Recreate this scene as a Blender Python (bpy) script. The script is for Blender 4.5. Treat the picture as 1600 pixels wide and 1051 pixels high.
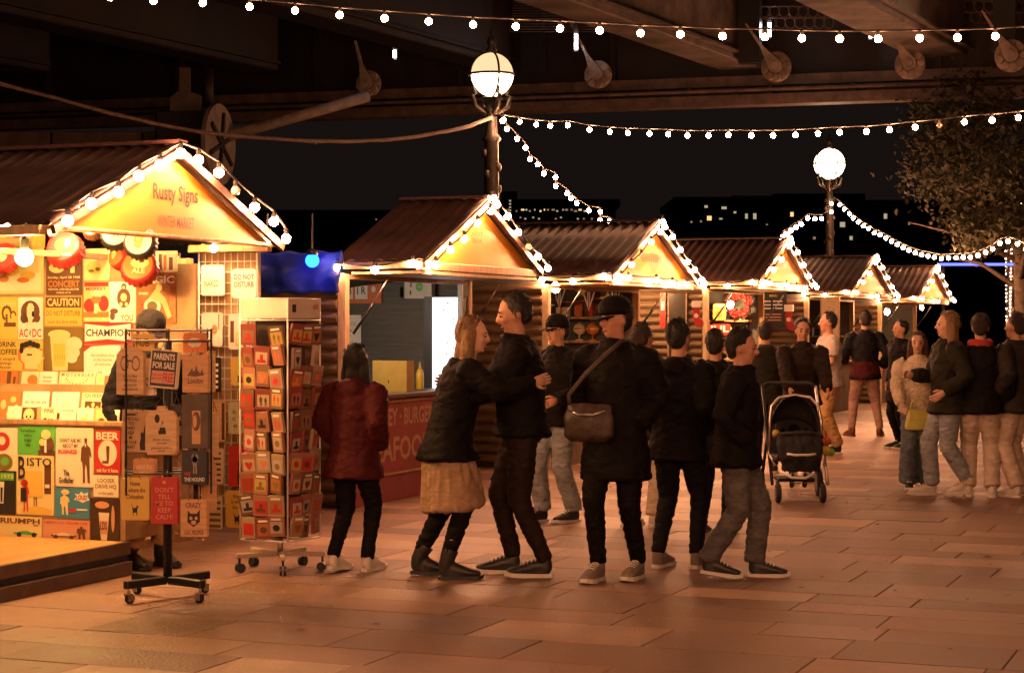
import bpy, bmesh, math, random
from mathutils import Vector, Matrix, noise
S = bpy.context.scene
C = S.collection
for o in list(bpy.data.objects):
    bpy.data.objects.remove(o)
R = math.radians
V = Vector

# ------------------------------------------------------------------ camera
FPX, CXP, HYP, HC = 3000.0, 800.0, 509.0, 1.586      # focal length and horizon in photo pixels, eye height in metres
cam_d = bpy.data.cameras.new('camera')
cam = bpy.data.objects.new('camera', cam_d)
C.objects.link(cam)
cam.location = (0, 0, HC)
cam.rotation_euler = (R(90), 0, 0)
cam_d.sensor_width = 36.0
cam_d.lens = 36.0 * FPX / 1600.0
cam_d.shift_y = -(525.5 - HYP) / 1600.0
cam_d.clip_end = 3000
S.camera = cam

# ------------------------------------------------------------------ night sky
world = bpy.data.worlds.new('World')
S.world = world
world.use_nodes = True
wn = world.node_tree
for n in list(wn.nodes):
    wn.nodes.remove(n)
w_out = wn.nodes.new('ShaderNodeOutputWorld')
w_sky = wn.nodes.new('ShaderNodeTexSky')
w_sky.sky_type = 'NISHITA'
w_sky.sun_disc = False
w_sky.sun_elevation = R(-4)
w_sky.sun_rotation = R(200)
w_b1 = wn.nodes.new('ShaderNodeBackground')
w_b1.inputs[1].default_value = 0.004
w_b2 = wn.nodes.new('ShaderNodeBackground')
w_b2.inputs[0].default_value = (0.0125, 0.0082, 0.0070, 1)      # town glow on low cloud
w_b2.inputs[1].default_value = 0.22
w_add = wn.nodes.new('ShaderNodeAddShader')
wn.links.new(w_sky.outputs[0], w_b1.inputs[0])
wn.links.new(w_b1.outputs[0], w_add.inputs[0])
wn.links.new(w_b2.outputs[0], w_add.inputs[1])
wn.links.new(w_add.outputs[0], w_out.inputs[0])

S.view_settings.view_transform = 'Standard'
S.view_settings.look = 'None'
S.view_settings.exposure = 1.5
S.view_settings.gamma = 1.0
S.view_settings.use_curve_mapping = False
S.render.engine = 'CYCLES'
S.cycles.use_denoising = True
S.cycles.use_adaptive_sampling = True
S.cycles.adaptive_threshold = 0.025
S.cycles.max_bounces = 4
S.cycles.diffuse_bounces = 2
S.cycles.glossy_bounces = 2
S.cycles.transmission_bounces = 3
S.cycles.transparent_max_bounces = 6
S.cycles.sample_clamp_indirect = 2.0
S.cycles.caustics_reflective = False
S.cycles.caustics_refractive = False
BULB_COL = (1.0, 0.42, 0.195)
BULB_E = 215.0

# ------------------------------------------------------------------ helpers
def at(px, py, d):
    return V(((px - CXP) * d / FPX, d, HC - (py - HYP) * d / FPX))

def gnd(px, py):
    d = FPX * HC / (py - HYP)
    return V(((px - CXP) * d / FPX, d, 0))

TH = math.atan(1190.0 / 3000.0)                       # direction of the row of huts
U = V((math.sin(TH), math.cos(TH), 0))                # along the row
N = V((math.cos(TH), -math.sin(TH), 0))               # out of the huts, to the walkway
Z = V((0, 0, 1))
P0 = V((-2.441, 12.245, 0))

def row(w, t, z=0.0):
    return P0 + N * w + U * t + V((0, 0, z))

def row_t(px, w):
    k = (px - CXP) / FPX
    return (k * (P0.y + N.y * w) - (P0.x + N.x * w)) / (U.x - k * U.y)

def row_z(px, py, w):
    p = row(w, row_t(px, w))
    return HC - (py - HYP) * p.y / FPX

def cross_w(px, t):
    k = (px - CXP) / FPX
    return (k * (P0.y + U.y * t) - (P0.x + U.x * t)) / (N.x - k * N.y)

def cross_z(px, py, t):
    p = row(cross_w(px, t), t)
    return HC - (py - HYP) * p.y / FPX

def smoothstep(x):
    x = max(0.0, min(1.0, x))
    return x * x * (3 - 2 * x)

class MB:
    def __init__(self):
        self.v = []
        self.f = []
    def add(self, vs, fs, M=None):
        b = len(self.v)
        for p in vs:
            p = V(p)
            self.v.append(M @ p if M is not None else p)
        for f in fs:
            self.f.append(tuple(i + b for i in f))
        return self
    def box(self, x0, x1, y0, y1, z0, z1, M=None):
        vs = [(x0, y0, z0), (x1, y0, z0), (x1, y1, z0), (x0, y1, z0), (x0, y0, z1), (x1, y0, z1), (x1, y1, z1), (x0, y1, z1)]
        fs = [(0, 3, 2, 1), (4, 5, 6, 7), (0, 1, 5, 4), (1, 2, 6, 5), (2, 3, 7, 6), (3, 0, 4, 7)]
        return self.add(vs, fs, M)
    def cbox(self, c, s, M=None):
        return self.box(c[0] - s[0] / 2, c[0] + s[0] / 2, c[1] - s[1] / 2, c[1] + s[1] / 2, c[2] - s[2] / 2, c[2] + s[2] / 2, M)
    def tube(self, pts, r, n=8, cap=True, M=None, flat=1.0, hint=None):
        """tapered tube through pts, r a number or one per point; flat squeezes the second axis"""
        pts = [V(p) for p in pts]
        rs = r if isinstance(r, (list, tuple)) else [r] * len(pts)
        vs, fs = [], []
        prev = None
        for i, p in enumerate(pts):
            a = pts[max(0, i - 1)]
            b = pts[min(len(pts) - 1, i + 1)]
            d = (b - a)
            if d.length < 1e-9:
                d = V((0, 0, 1))
            d.normalize()
            if prev is None:
                h = V(hint) if hint is not None else (V((1, 0, 0)) if abs(d.x) < 0.8 else V((0, 1, 0)))
                e1 = (h - d * h.dot(d)).normalized()
            else:
                e1 = (prev - d * prev.dot(d))
                e1 = e1.normalized() if e1.length > 1e-6 else prev
            prev = e1
            e2 = d.cross(e1)
            ri = rs[i]
            ra, rb = ri if isinstance(ri, (list, tuple)) else (ri, ri * flat)
            for k in range(n):
                an = 2 * math.pi * k / n
                vs.append(p + e1 * (ra * math.cos(an)) + e2 * (rb * math.sin(an)))
        m = len(pts)
        for i in range(m - 1):
            for k in range(n):
                k2 = (k + 1) % n
                fs.append((i * n + k, i * n + k2, (i + 1) * n + k2, (i + 1) * n + k))
        if cap:
            fs.append(tuple(reversed(range(n))))
            fs.append(tuple((m - 1) * n + k for k in range(n)))
        return self.add(vs, fs, M)
    def lathe(self, prof, n=16, M=None):
        vs, fs = [], []
        for (r, z) in prof:
            for k in range(n):
                a = 2 * math.pi * k / n
                vs.append((max(r, 1e-4) * math.cos(a), max(r, 1e-4) * math.sin(a), z))
        for i in range(len(prof) - 1):
            for k in range(n):
                k2 = (k + 1) % n
                fs.append((i * n + k, i * n + k2, (i + 1) * n + k2, (i + 1) * n + k))
        fs.append(tuple(reversed(range(n))))
        fs.append(tuple((len(prof) - 1) * n + k for k in range(n)))
        return self.add(vs, fs, M)
    def prism(self, poly, z0, z1, M=None):
        """polygon in local xy extruded from z0 to z1"""
        n = len(poly)
        vs = [(x, y, z0) for x, y in poly] + [(x, y, z1) for x, y in poly]
        fs = [tuple(reversed(range(n))), tuple(range(n, 2 * n))]
        for k in range(n):
            k2 = (k + 1) % n
            fs.append((k, k2, n + k2, n + k))
        return self.add(vs, fs, M)
    def poly(self, pts, M=None):
        return self.add([(p[0], p[1], p[2] if len(p) > 2 else 0) for p in pts], [tuple(range(len(pts)))], M)
    def ball(self, c, r, seg=12, rings=8, M=None):
        if not isinstance(r, (list, tuple)):
            r = (r, r, r)
        vs, fs = [], []
        vs.append((c[0], c[1], c[2] - r[2]))
        for i in range(1, rings):
            ph = -math.pi / 2 + math.pi * i / rings
            for k in range(seg):
                a = 2 * math.pi * k / seg
                vs.append((c[0] + r[0] * math.cos(ph) * math.cos(a), c[1] + r[1] * math.cos(ph) * math.sin(a), c[2] + r[2] * math.sin(ph)))
        vs.append((c[0], c[1], c[2] + r[2]))
        for k in range(seg):
            fs.append((0, 1 + (k + 1) % seg, 1 + k))
        for i in range(rings - 2):
            for k in range(seg):
                a = 1 + i * seg
                fs.append((a + k, a + (k + 1) % seg, a + seg + (k + 1) % seg, a + seg + k))
        l = len(vs) - 1
        a = 1 + (rings - 2) * seg
        for k in range(seg):
            fs.append((a + k, a + (k + 1) % seg, l))
        return self.add(vs, fs, M)
    def mesh(self, name, m=None, smooth=False):
        me = bpy.data.meshes.new(name)
        me.from_pydata([tuple(p) for p in self.v], [], self.f)
        if m is not None:
            me.materials.append(m)
        if smooth:
            me.polygons.foreach_set('use_smooth', [True] * len(me.polygons))
        me.update()
        return me
    def build(self, name, m=None, parent=None, smooth=False, bevel=0, kind=None, auto=None):
        o = bpy.data.objects.new(name, self.mesh(name, m, smooth or auto is not None))
        C.objects.link(o)
        if parent is not None:
            o.parent = parent
        if bevel:
            b = o.modifiers.new('bevel', 'BEVEL')
            b.width = bevel
            b.segments = 1
            b.limit_method = 'ANGLE'
            b.angle_limit = R(40)
        if auto is not None:
            o.data.set_sharp_from_angle(angle=R(auto))
        if kind:
            o['kind'] = kind
        return o

def obj(name, me, parent=None, M=None):
    o = bpy.data.objects.new(name, me)
    C.objects.link(o)
    if parent is not None:
        o.parent = parent
    if M is not None:
        o.matrix_local = M
    return o

def tag(o, label, cat, group=None):
    o['label'] = label
    o['category'] = cat
    if group:
        o['group'] = group
    return o

def thing(name, label, cat, M=None, group=None):
    o = bpy.data.objects.new(name, None)
    o.empty_display_size = 0.1
    C.objects.link(o)
    if M is not None:
        o.matrix_world = M
    return tag(o, label, cat, group)

def frame(o, x, y, z):
    """matrix with the given origin and axes"""
    return Matrix(((x[0], y[0], z[0], o[0]), (x[1], y[1], z[1], o[1]), (x[2], y[2], z[2], o[2]), (0, 0, 0, 1)))

def T(x, y, z):
    return Matrix.Translation((x, y, z))

def RZ(a):
    return Matrix.Rotation(a, 4, 'Z')

def RX(a):
    return Matrix.Rotation(a, 4, 'X')

def RY(a):
    return Matrix.Rotation(a, 4, 'Y')

# ------------------------------------------------------------------ materials
MATS = {}
def mat(name, col, rough=0.6, metal=0.0, var=0.18, scale=6.0, bump=0.0, bscale=40.0, bdist=0.02, col2=None, emit=None, estr=0.0,
        spec=0.5, stretch=None, sheen=0.0, alpha=None, trans=0.0, coat=0.0):
    if name in MATS:
        return MATS[name]
    m = bpy.data.materials.new(name)
    m.use_nodes = True
    nt = m.node_tree
    b = nt.nodes['Principled BSDF']
    b.inputs['Roughness'].default_value = rough
    b.inputs['Metallic'].default_value = metal
    b.inputs['Specular IOR Level'].default_value = spec
    if sheen:
        b.inputs['Sheen Weight'].default_value = sheen
    if coat:
        b.inputs['Coat Weight'].default_value = coat
    if trans:
        b.inputs['Transmission Weight'].default_value = trans
    c = (col[0], col[1], col[2], 1)
    if var > 0 or col2 is not None:
        tc = nt.nodes.new('ShaderNodeTexCoord')
        mp = nt.nodes.new('ShaderNodeMapping')
        nt.links.new(tc.outputs['Object'], mp.inputs[0])
        if stretch:
            mp.inputs['Scale'].default_value = stretch
        nz = nt.nodes.new('ShaderNodeTexNoise')
        nz.inputs['Scale'].default_value = scale
        nz.inputs['Detail'].default_value = 6
        nz.inputs['Roughness'].default_value = 0.65
        nt.links.new(mp.outputs[0], nz.inputs['Vector'])
        rp = nt.nodes.new('ShaderNodeValToRGB')
        d = col2 if col2 is not None else tuple(x * (1 - 2 * var) for x in col)
        l = col if col2 is not None else tuple(min(1, x * (1 + var)) for x in col)
        rp.color_ramp.elements[0].position = 0.33
        rp.color_ramp.elements[1].position = 0.67
        rp.color_ramp.elements[0].color = (d[0], d[1], d[2], 1)
        rp.color_ramp.elements[1].color = (l[0], l[1], l[2], 1)
        nt.links.new(nz.outputs[0], rp.inputs[0])
        nt.links.new(rp.outputs[0], b.inputs['Base Color'])
        if bump:
            n2 = nt.nodes.new('ShaderNodeTexNoise')
            n2.inputs['Scale'].default_value = bscale
            n2.inputs['Detail'].default_value = 5
            nt.links.new(mp.outputs[0], n2.inputs['Vector'])
            bp = nt.nodes.new('ShaderNodeBump')
            bp.inputs['Strength'].default_value = bump
            bp.inputs['Distance'].default_value = bdist
            nt.links.new(n2.outputs[0], bp.inputs['Height'])
            nt.links.new(bp.outputs[0], b.inputs['Normal'])
    else:
        b.inputs['Base Color'].default_value = c
    if emit is not None:
        b.inputs['Emission Color'].default_value = (emit[0], emit[1], emit[2], 1)
        b.inputs['Emission Strength'].default_value = estr
    MATS[name] = m
    return m

def flat(name, col, rough=0.5):
    return mat(name, col, rough, var=0.0)

def emis(name, col, e):
    if name in MATS:
        return MATS[name]
    m = bpy.data.materials.new(name)
    m.use_nodes = True
    nt = m.node_tree
    for n in list(nt.nodes):
        nt.nodes.remove(n)
    o = nt.nodes.new('ShaderNodeOutputMaterial')
    s = nt.nodes.new('ShaderNodeEmission')
    s.inputs[0].default_value = (col[0], col[1], col[2], 1)
    s.inputs[1].default_value = e
    nt.links.new(s.outputs[0], o.inputs[0])
    m.cycles.emission_sampling = 'FRONT'
    MATS[name] = m
    return m

INK = flat('ink black', (0.02, 0.016, 0.014), 0.6)
CREAM = flat('cream enamel', (0.78, 0.69, 0.5), 0.4)
WHITE = flat('white enamel', (0.8, 0.77, 0.7), 0.4)
PAPER = mat('paper', (0.72, 0.7, 0.66), 0.8, var=0.05)
YEL = flat('yellow enamel', (0.72, 0.5, 0.1), 0.4)
PYEL = flat('pale yellow enamel', (0.76, 0.62, 0.28), 0.4)
RED = flat('red enamel', (0.5, 0.035, 0.03), 0.4)
BRN = flat('brown enamel', (0.13, 0.055, 0.025), 0.45)
ORG = flat('orange enamel', (0.62, 0.2, 0.05), 0.45)
OLV = flat('olive enamel', (0.2, 0.13, 0.03), 0.45)
GRN = flat('green enamel', (0.1, 0.42, 0.06), 0.4)
BLU = flat('blue enamel', (0.06, 0.24, 0.36), 0.4)
PINK = flat('salmon enamel', (0.66, 0.33, 0.2), 0.45)
SKINP = flat('printed skin tone', (0.62, 0.36, 0.2), 0.5)
BLACKP = mat('black enamel', (0.022, 0.02, 0.02), 0.4, var=0.1)
TANW = mat('plywood tan', (0.72, 0.5, 0.27), 0.65, var=0.12, scale=5, stretch=(1, 8, 1))
TANW2 = mat('plywood orange', (0.66, 0.38, 0.19), 0.65, var=0.12, scale=5, stretch=(1, 8, 1))
STEEL = mat('bright steel', (0.6, 0.58, 0.55), 0.3, 1.0, var=0.1)
DKMETAL = mat('black steel', (0.02, 0.02, 0.021), 0.4, 0.3, var=0.1)
WMETAL = mat('white wire', (0.72, 0.69, 0.64), 0.4, 0.0, var=0.05)
PLASTIC = mat('black plastic', (0.018, 0.018, 0.02), 0.4, var=0.1)
RUBBER = mat('rubber', (0.02, 0.02, 0.02), 0.75, var=0.1)
CABLE = mat('cable rubber', (0.025, 0.02, 0.018), 0.6, var=0.1)
PINE = mat('pine timber', (0.42, 0.25, 0.12), 0.6, var=0.2, scale=4, stretch=(6, 6, 0.6), bump=0.2, bscale=30)
PALEW = mat('painted timber', (0.55, 0.4, 0.24), 0.6, var=0.15, scale=6, stretch=(4, 4, 0.8))
LOGM = mat('stained log', (0.16, 0.1, 0.055), 0.6, var=0.25, scale=5, stretch=(0.5, 5, 5), bump=0.35, bscale=18)
ROOFM = mat('brown corrugated sheet', (0.04, 0.0125, 0.009), 0.7, var=0.3, scale=3, bump=0.15, bscale=30)
BARGEM = mat('dark barge board', (0.075, 0.036, 0.022), 0.55, var=0.25, scale=5, stretch=(4, 4, 0.8))
GABLEM = mat('amber sign board', (0.50, 0.205, 0.018), 0.5, var=0.06, scale=2)
DARKW = mat('charcoal painted boards', (0.085, 0.083, 0.078), 0.55, var=0.15, scale=5, stretch=(0.6, 6, 6), bump=0.15)
CONC = mat('grimy concrete', (0.15, 0.108, 0.09), 0.8, var=0.3, scale=1.2, bump=0.3, bscale=8)
BRSTEEL = mat('bridge steel brown', (0.015, 0.0072, 0.006), 0.6, var=0.3, scale=1.5, stretch=(1, 1, 0.3), bump=0.15)
BRPALE = mat('pale painted steel', (0.31, 0.23, 0.185), 0.6, var=0.25, scale=3, bump=0.2, bscale=20)
BRWHITE = mat('weathered white steel', (0.14, 0.088, 0.068), 0.6, var=0.25, scale=3, bump=0.2, bscale=20)
DECKM = mat('bridge deck soffit', (0.01, 0.007, 0.006), 0.85, var=0.3, scale=0.7)
BULBM = emis('lit bulb', BULB_COL, BULB_E)
BULBF = emis('lit bulb far', BULB_COL, BULB_E * 0.85)
BULBN = emis('lit bulb overhead', BULB_COL, BULB_E * 0.4)
SOCK = flat('bulb socket', (0.015, 0.014, 0.013), 0.5)

# ------------------------------------------------------------------ lettering (flat print)
TXT = {}
WORKSHOP = bpy.data.scenes.new('workshop')            # empty scene in which modifiers and text are turned into meshes
def evaluated_mesh(o):
    WORKSHOP.collection.objects.link(o)
    dg = WORKSHOP.view_layers[0].depsgraph
    if dg is None:
        with bpy.context.temp_override(scene=WORKSHOP, view_layer=WORKSHOP.view_layers[0]):
            dg = bpy.context.evaluated_depsgraph_get()
    dg.update()
    me = bpy.data.meshes.new_from_object(o.evaluated_get(dg))
    WORKSHOP.collection.objects.unlink(o)
    return me
def text_mesh(s, bold=0.0, spacing=1.0, line=1.0, align='CENTER'):
    key = (s, bold, spacing, line, align)
    if key in TXT:
        return TXT[key]
    cu = bpy.data.curves.new('lettering', 'FONT')
    cu.body = s
    cu.align_x = align
    cu.align_y = 'CENTER'
    cu.resolution_u = 2
    cu.offset = bold
    cu.space_character = spacing
    cu.space_line = line
    cu.size = 1.0
    o = bpy.data.objects.new('lettering', cu)
    me = evaluated_mesh(o)
    vs = [tuple(v.co) for v in me.vertices]
    fs = [tuple(p.vertices) for p in me.polygons]
    bpy.data.objects.remove(o)
    bpy.data.curves.remove(cu)
    bpy.data.meshes.remove(me)
    if vs:
        xs = [v[0] for v in vs]
        ys = [v[1] for v in vs]
        box = (min(xs), max(xs), min(ys), max(ys))
    else:
        box = (0, 1, 0, 1)
    TXT[key] = (vs, fs, box)
    return TXT[key]

def put_text(mb, s, x0, x1, y0, y1, z, M=None, bold=0.012, **kw):
    """fit the string into a box on the local plane z"""
    vs, fs, (a, b, c, d) = text_mesh(s, bold, **kw)
    sx = (x1 - x0) / max(b - a, 1e-5)
    sy = (y1 - y0) / max(d - c, 1e-5)
    mb.add([(x0 + (v[0] - a) * sx, y0 + (v[1] - c) * sy, z) for v in vs], fs, M)

def ell(cx, cy, rx, ry, n=18, a0=0.0, a1=2 * math.pi):
    return [(cx + rx * math.cos(a0 + (a1 - a0) * i / n), cy + ry * math.sin(a0 + (a1 - a0) * i / n)) for i in range(n + (0 if abs(a1 - a0 - 2 * math.pi) < 1e-6 else 1))]

def ring(cx, cy, r0, r1, n=20):
    """list of quads"""
    out = []
    for i in range(n):
        a, b = 2 * math.pi * i / n, 2 * math.pi * (i + 1) / n
        out.append([(cx + r0 * math.cos(a), cy + r0 * math.sin(a)), (cx + r1 * math.cos(a), cy + r1 * math.sin(a)),
                    (cx + r1 * math.cos(b), cy + r1 * math.sin(b)), (cx + r0 * math.cos(b), cy + r0 * math.sin(b))])
    return out

def rrect(x0, x1, y0, y1, r, n=3):
    if n == 0:
        return [(x1, y1), (x0, y1), (x0, y0), (x1, y0)]
    p = []
    for cx, cy, a in ((x1 - r, y1 - r, 0), (x0 + r, y1 - r, 90), (x0 + r, y0 + r, 180), (x1 - r, y0 + r, 270)):
        for i in range(n + 1):
            t = R(a + 90.0 * i / n)
            p.append((cx + r * math.cos(t), cy + r * math.sin(t)))
    return p
# ------------------------------------------------------------------ ground and pavement
rng = random.Random(7)
GROUNDM = mat('dark asphalt', (0.045, 0.04, 0.037), 0.85, var=0.2, scale=2)
g = MB().poly([(-400, -60, -0.08), (400, -60, -0.08), (400, 600, -0.08), (-400, 600, -0.08)]).build('ground', GROUNDM)
g['kind'] = 'structure'

def slab_material():
    m = bpy.data.materials.new('york stone')
    m.use_nodes = True
    nt = m.node_tree
    b = nt.nodes['Principled BSDF']
    tc = nt.nodes.new('ShaderNodeTexCoord')
    geo = nt.nodes.new('ShaderNodeNewGeometry')
    oi = nt.nodes.new('ShaderNodeObjectInfo')
    n1 = nt.nodes.new('ShaderNodeTexNoise')
    n1.inputs['Scale'].default_value = 1.7
    n1.inputs['Detail'].default_value = 8
    n1.inputs['Roughness'].default_value = 0.7
    nt.links.new(geo.outputs['Position'], n1.inputs['Vector'])
    n2 = nt.nodes.new('ShaderNodeTexNoise')
    n2.inputs['Scale'].default_value = 55
    n2.inputs['Detail'].default_value = 4
    nt.links.new(geo.outputs['Position'], n2.inputs['Vector'])
    rp = nt.nodes.new('ShaderNodeValToRGB')
    rp.color_ramp.elements[0].position = 0.0
    rp.color_ramp.elements[0].color = (0.16, 0.087, 0.053, 1)
    rp.color_ramp.elements[1].position = 1.0
    rp.color_ramp.elements[1].color = (0.42, 0.29, 0.19, 1)
    e = rp.color_ramp.elements.new(0.55)
    e.color = (0.235, 0.13, 0.082, 1)
    e = rp.color_ramp.elements.new(0.82)
    e.color = (0.305, 0.178, 0.115, 1)
    nt.links.new(oi.outputs['Random'], rp.inputs[0])
    mx = nt.nodes.new('ShaderNodeMix')
    mx.data_type = 'RGBA'
    mx.blend_type = 'MULTIPLY'
    mx.inputs[0].default_value = 1.0
    r2 = nt.nodes.new('ShaderNodeValToRGB')
    r2.color_ramp.elements[0].position = 0.3
    r2.color_ramp.elements[0].color = (0.5, 0.47, 0.45, 1)
    r2.color_ramp.elements[1].position = 0.66
    r2.color_ramp.elements[1].color = (1.12, 1.1, 1.08, 1)
    nt.links.new(n1.outputs[0], r2.inputs[0])
    nt.links.new(rp.outputs[0], mx.inputs[6])
    nt.links.new(r2.outputs[0], mx.inputs[7])
    # trodden gum spots
    vo = nt.nodes.new('ShaderNodeTexVoronoi')
    vo.inputs['Scale'].default_value = 2.3
    nt.links.new(geo.outputs['Position'], vo.inputs['Vector'])
    cr = nt.nodes.new('ShaderNodeValToRGB')
    cr.color_ramp.elements[0].position = 0.06
    cr.color_ramp.elements[0].color = (0.5, 0.5, 0.5, 1)
    cr.color_ramp.elements[1].position = 0.078
    cr.color_ramp.elements[1].color = (1, 1, 1, 1)
    nt.links.new(vo.outputs['Distance'], cr.inputs[0])
    m2 = nt.nodes.new('ShaderNodeMix')
    m2.data_type = 'RGBA'
    m2.blend_type = 'MULTIPLY'
    m2.inputs[0].default_value = 0.7
    nt.links.new(mx.outputs[2], m2.inputs[6])
    nt.links.new(cr.outputs[0], m2.inputs[7])
    nt.links.new(m2.outputs[2], b.inputs['Base Color'])
    rr = nt.nodes.new('ShaderNodeMapRange')
    rr.inputs['From Min'].default_value = 0.3
    rr.inputs['From Max'].default_value = 0.7
    rr.inputs['To Min'].default_value = 0.42
    rr.inputs['To Max'].default_value = 0.68
    nt.links.new(n1.outputs[0], rr.inputs[0])
    nt.links.new(rr.outputs[0], b.inputs['Roughness'])
    bp = nt.nodes.new('ShaderNodeBump')
    bp.inputs['Strength'].default_value = 0.75
    bp.inputs['Distance'].default_value = 0.01
    nt.links.new(n2.outputs[0], bp.inputs['Height'])
    nt.links.new(bp.outputs[0], b.inputs['Normal'])
    return m
SLABM = slab_material()
JOINTM = mat('mortar joint', (0.085, 0.05, 0.036), 0.9, var=0.15)
pav = MB()
pav.poly([tuple(row(-12, -16, -0.022)), tuple(row(26, -16, -0.022)), tuple(row(26, 75, -0.022)), tuple(row(-12, 75, -0.022))])
pave = pav.build('pavement', JOINTM)
pave['kind'] = 'structure'
rest = MB()
slabs = []
t = -8.0
while t < 44:
    cw = rng.choice((0.36, 0.42, 0.45, 0.5, 0.58))
    w = -4.0 + rng.random() * 1.2
    while w < 22:
        L = rng.choice((0.6, 0.8, 0.95, 1.1, 1.4))
        c = row(w + L / 2, t + cw / 2)
        if c.y > 2.0:
            px = CXP + FPX * c.x / c.y
            py = HYP + FPX * HC / c.y
            vis = -140 < px < 1740 and py < 1090
            size = (FPX / c.y) ** 2
            slabs.append((vis, size, w, t, L, cw, rng.uniform(-0.0016, 0.0012), rng.uniform(-0.5, 0.5)))
        w += L
    t += cw
vis = sorted([s for s in slabs if s[0] and s[2] > -1.2], key=lambda s: -s[1])
top = vis[:300]
topset = set(id(s) for s in top)
slab_cache = {}
def slab_geo(L, cw):
    mb = MB()
    gp, ch = 0.0026, 0.0028
    x, y = L / 2 - gp, cw / 2 - gp
    lo = [(-x, -y, -0.05), (x, -y, -0.05), (x, y, -0.05), (-x, y, -0.05)]
    mi = [(-x, -y, -ch), (x, -y, -ch), (x, y, -ch), (-x, y, -ch)]
    x -= ch
    y -= ch
    hi = [(-x, -y, 0), (x, -y, 0), (x, y, 0), (-x, y, 0)]
    fs = []
    for k in range(4):
        k2 = (k + 1) % 4
        fs.append((k, k2, 4 + k2, 4 + k))
        fs.append((4 + k, 4 + k2, 8 + k2, 8 + k))
    fs.append((8, 9, 10, 11))
    mb.add(lo + mi + hi, fs)
    return mb
for s in slabs:
    vis_, size, w, t, L, cw, dz, tl = s
    M = frame(row(w + L / 2, t + cw / 2, dz), N, U, Z) @ RX(tl * 0.004) @ RY(tl * 0.002)
    if id(s) in topset:
        key = (L, cw)
        if key not in slab_cache:
            slab_cache[key] = slab_geo(L, cw).mesh('paving_slab', SLABM)
        o = obj('paving_slab', slab_cache[key], pave)
        o.matrix_world = M
    elif s[1] < 90000 * 3:
        gmb = slab_geo(L, cw)
        rest.add(gmb.v, gmb.f, M)
def random_island_mat():
    m = SLABM.copy()
    m.name = 'york stone far'
    nt = m.node_tree
    geo = [n for n in nt.nodes if n.type == 'NEW_GEOMETRY'][0]
    oi = [n for n in nt.nodes if n.type == 'OBJECT_INFO'][0]
    for l in list(nt.links):
        if l.from_node == oi:
            to = l.to_socket
            nt.links.remove(l)
            nt.links.new(geo.outputs['Random Per Island'], to)
    return m
ro = rest.build('paving_slab_field', random_island_mat(), pave)
ro['kind'] = 'stuff'

# ------------------------------------------------------------------ bridge overhead
bridge = thing('bridge', 'dark road bridge crossing overhead with concrete cross beams and a long steel edge girder', 'bridge', T(0, 46.5, 0))
BI = bridge.matrix_world.inverted()
def bpart(mb, name, m, parent=bridge, **kw):
    mb.v = [BI @ p for p in mb.v]
    return mb.build(name, m, parent, **kw)
GX = V((11.5, -3.4, 0)).normalized()
GY = V((-GX.y, GX.x, 0))
def GM(x=0, y=0, z=0):
    return frame(V((0, 46.5, 0)) + GX * x + GY * y + Z * z, GX, GY, Z)
bpart(MB().box(-40, 30, -0.25, 0.3, 6.72, 6.96, GM()), 'girder_lower_flange', BRWHITE)
bpart(MB().box(-40, 30, -0.05, 0.3, 7.18, 7.42, GM()), 'girder_upper_flange', BRWHITE)
bpart(MB().box(-40, 30, 0.2, 0.6, 6.9, 9.2, GM()), 'girder_web', BRSTEEL)
bpart(MB().tube([GM(-40, -0.2, 7.07).translation, GM(30, -0.2, 7.07).translation], 0.05, 8), 'service_pipe', BRWHITE, smooth=True)
for i in range(-9, 10):
    x = i * 1.9 + 0.6
    bpart(MB().box(x - 0.05, x + 0.05, -0.22, 0.2, 6.96, 7.18, GM()), 'hanger', BRSTEEL)
    if i % 2:
        bpart(MB().box(x - 0.07, x + 0.07, -0.02, 0.2, 7.42, 9.2, GM()), 'stiffener', BRSTEEL)
for px in (831, 1158, 1515):
    p = at(px, 60, 44.8)
    bpart(MB().box(-0.24, 0.24, -0.1, 0.3, 7.5, 9.2, frame((p.x, 44.8 - (px - 800) * 0.0044, 0), GX, GY, Z)), 'hanger_post', DKMETAL)
BD = V((1500, 3000, 0)).normalized()
BP = V((BD.y, -BD.x, 0))
for (px, py, m, wd) in ((1180, 105, CONC, 0.95), (1530, 97, CONC, 1.2), (790, 103, BRSTEEL, 0.9), (420, 108, BRSTEEL, 0.9), (60, 110, BRSTEEL, 0.9), (1900, 97, CONC, 0.9)):
    e = at(px, py, 44.6)
    M = frame((e.x, e.y, 0), BP, BD, Z)
    bpart(MB().box(-wd, 0, -34, 0.4, e.z, e.z + 1.6, M), 'cross_beam', m, bevel=0.03)
    bpart(MB().box(-wd - 0.14, 0.14, -34, 0.3, e.z + 0.14, e.z + 0.2, M), 'beam_ledge', m)
bpart(MB().box(-45, 45, 8, 56, 9.3, 9.8), 'deck', DECKM)
# slatted soffit boards
for i in range(14):
    z = 8.3 + 0.06 * i
    e = at(850, 40, 43.5)
    bpart(MB().box(-1.2 + 0.01 * i, 2.4, 0, 0.04, z, z + 0.012, T(e.x + 0.4, 43.9, 0)), 'soffit_slat', BRWHITE)
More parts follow.
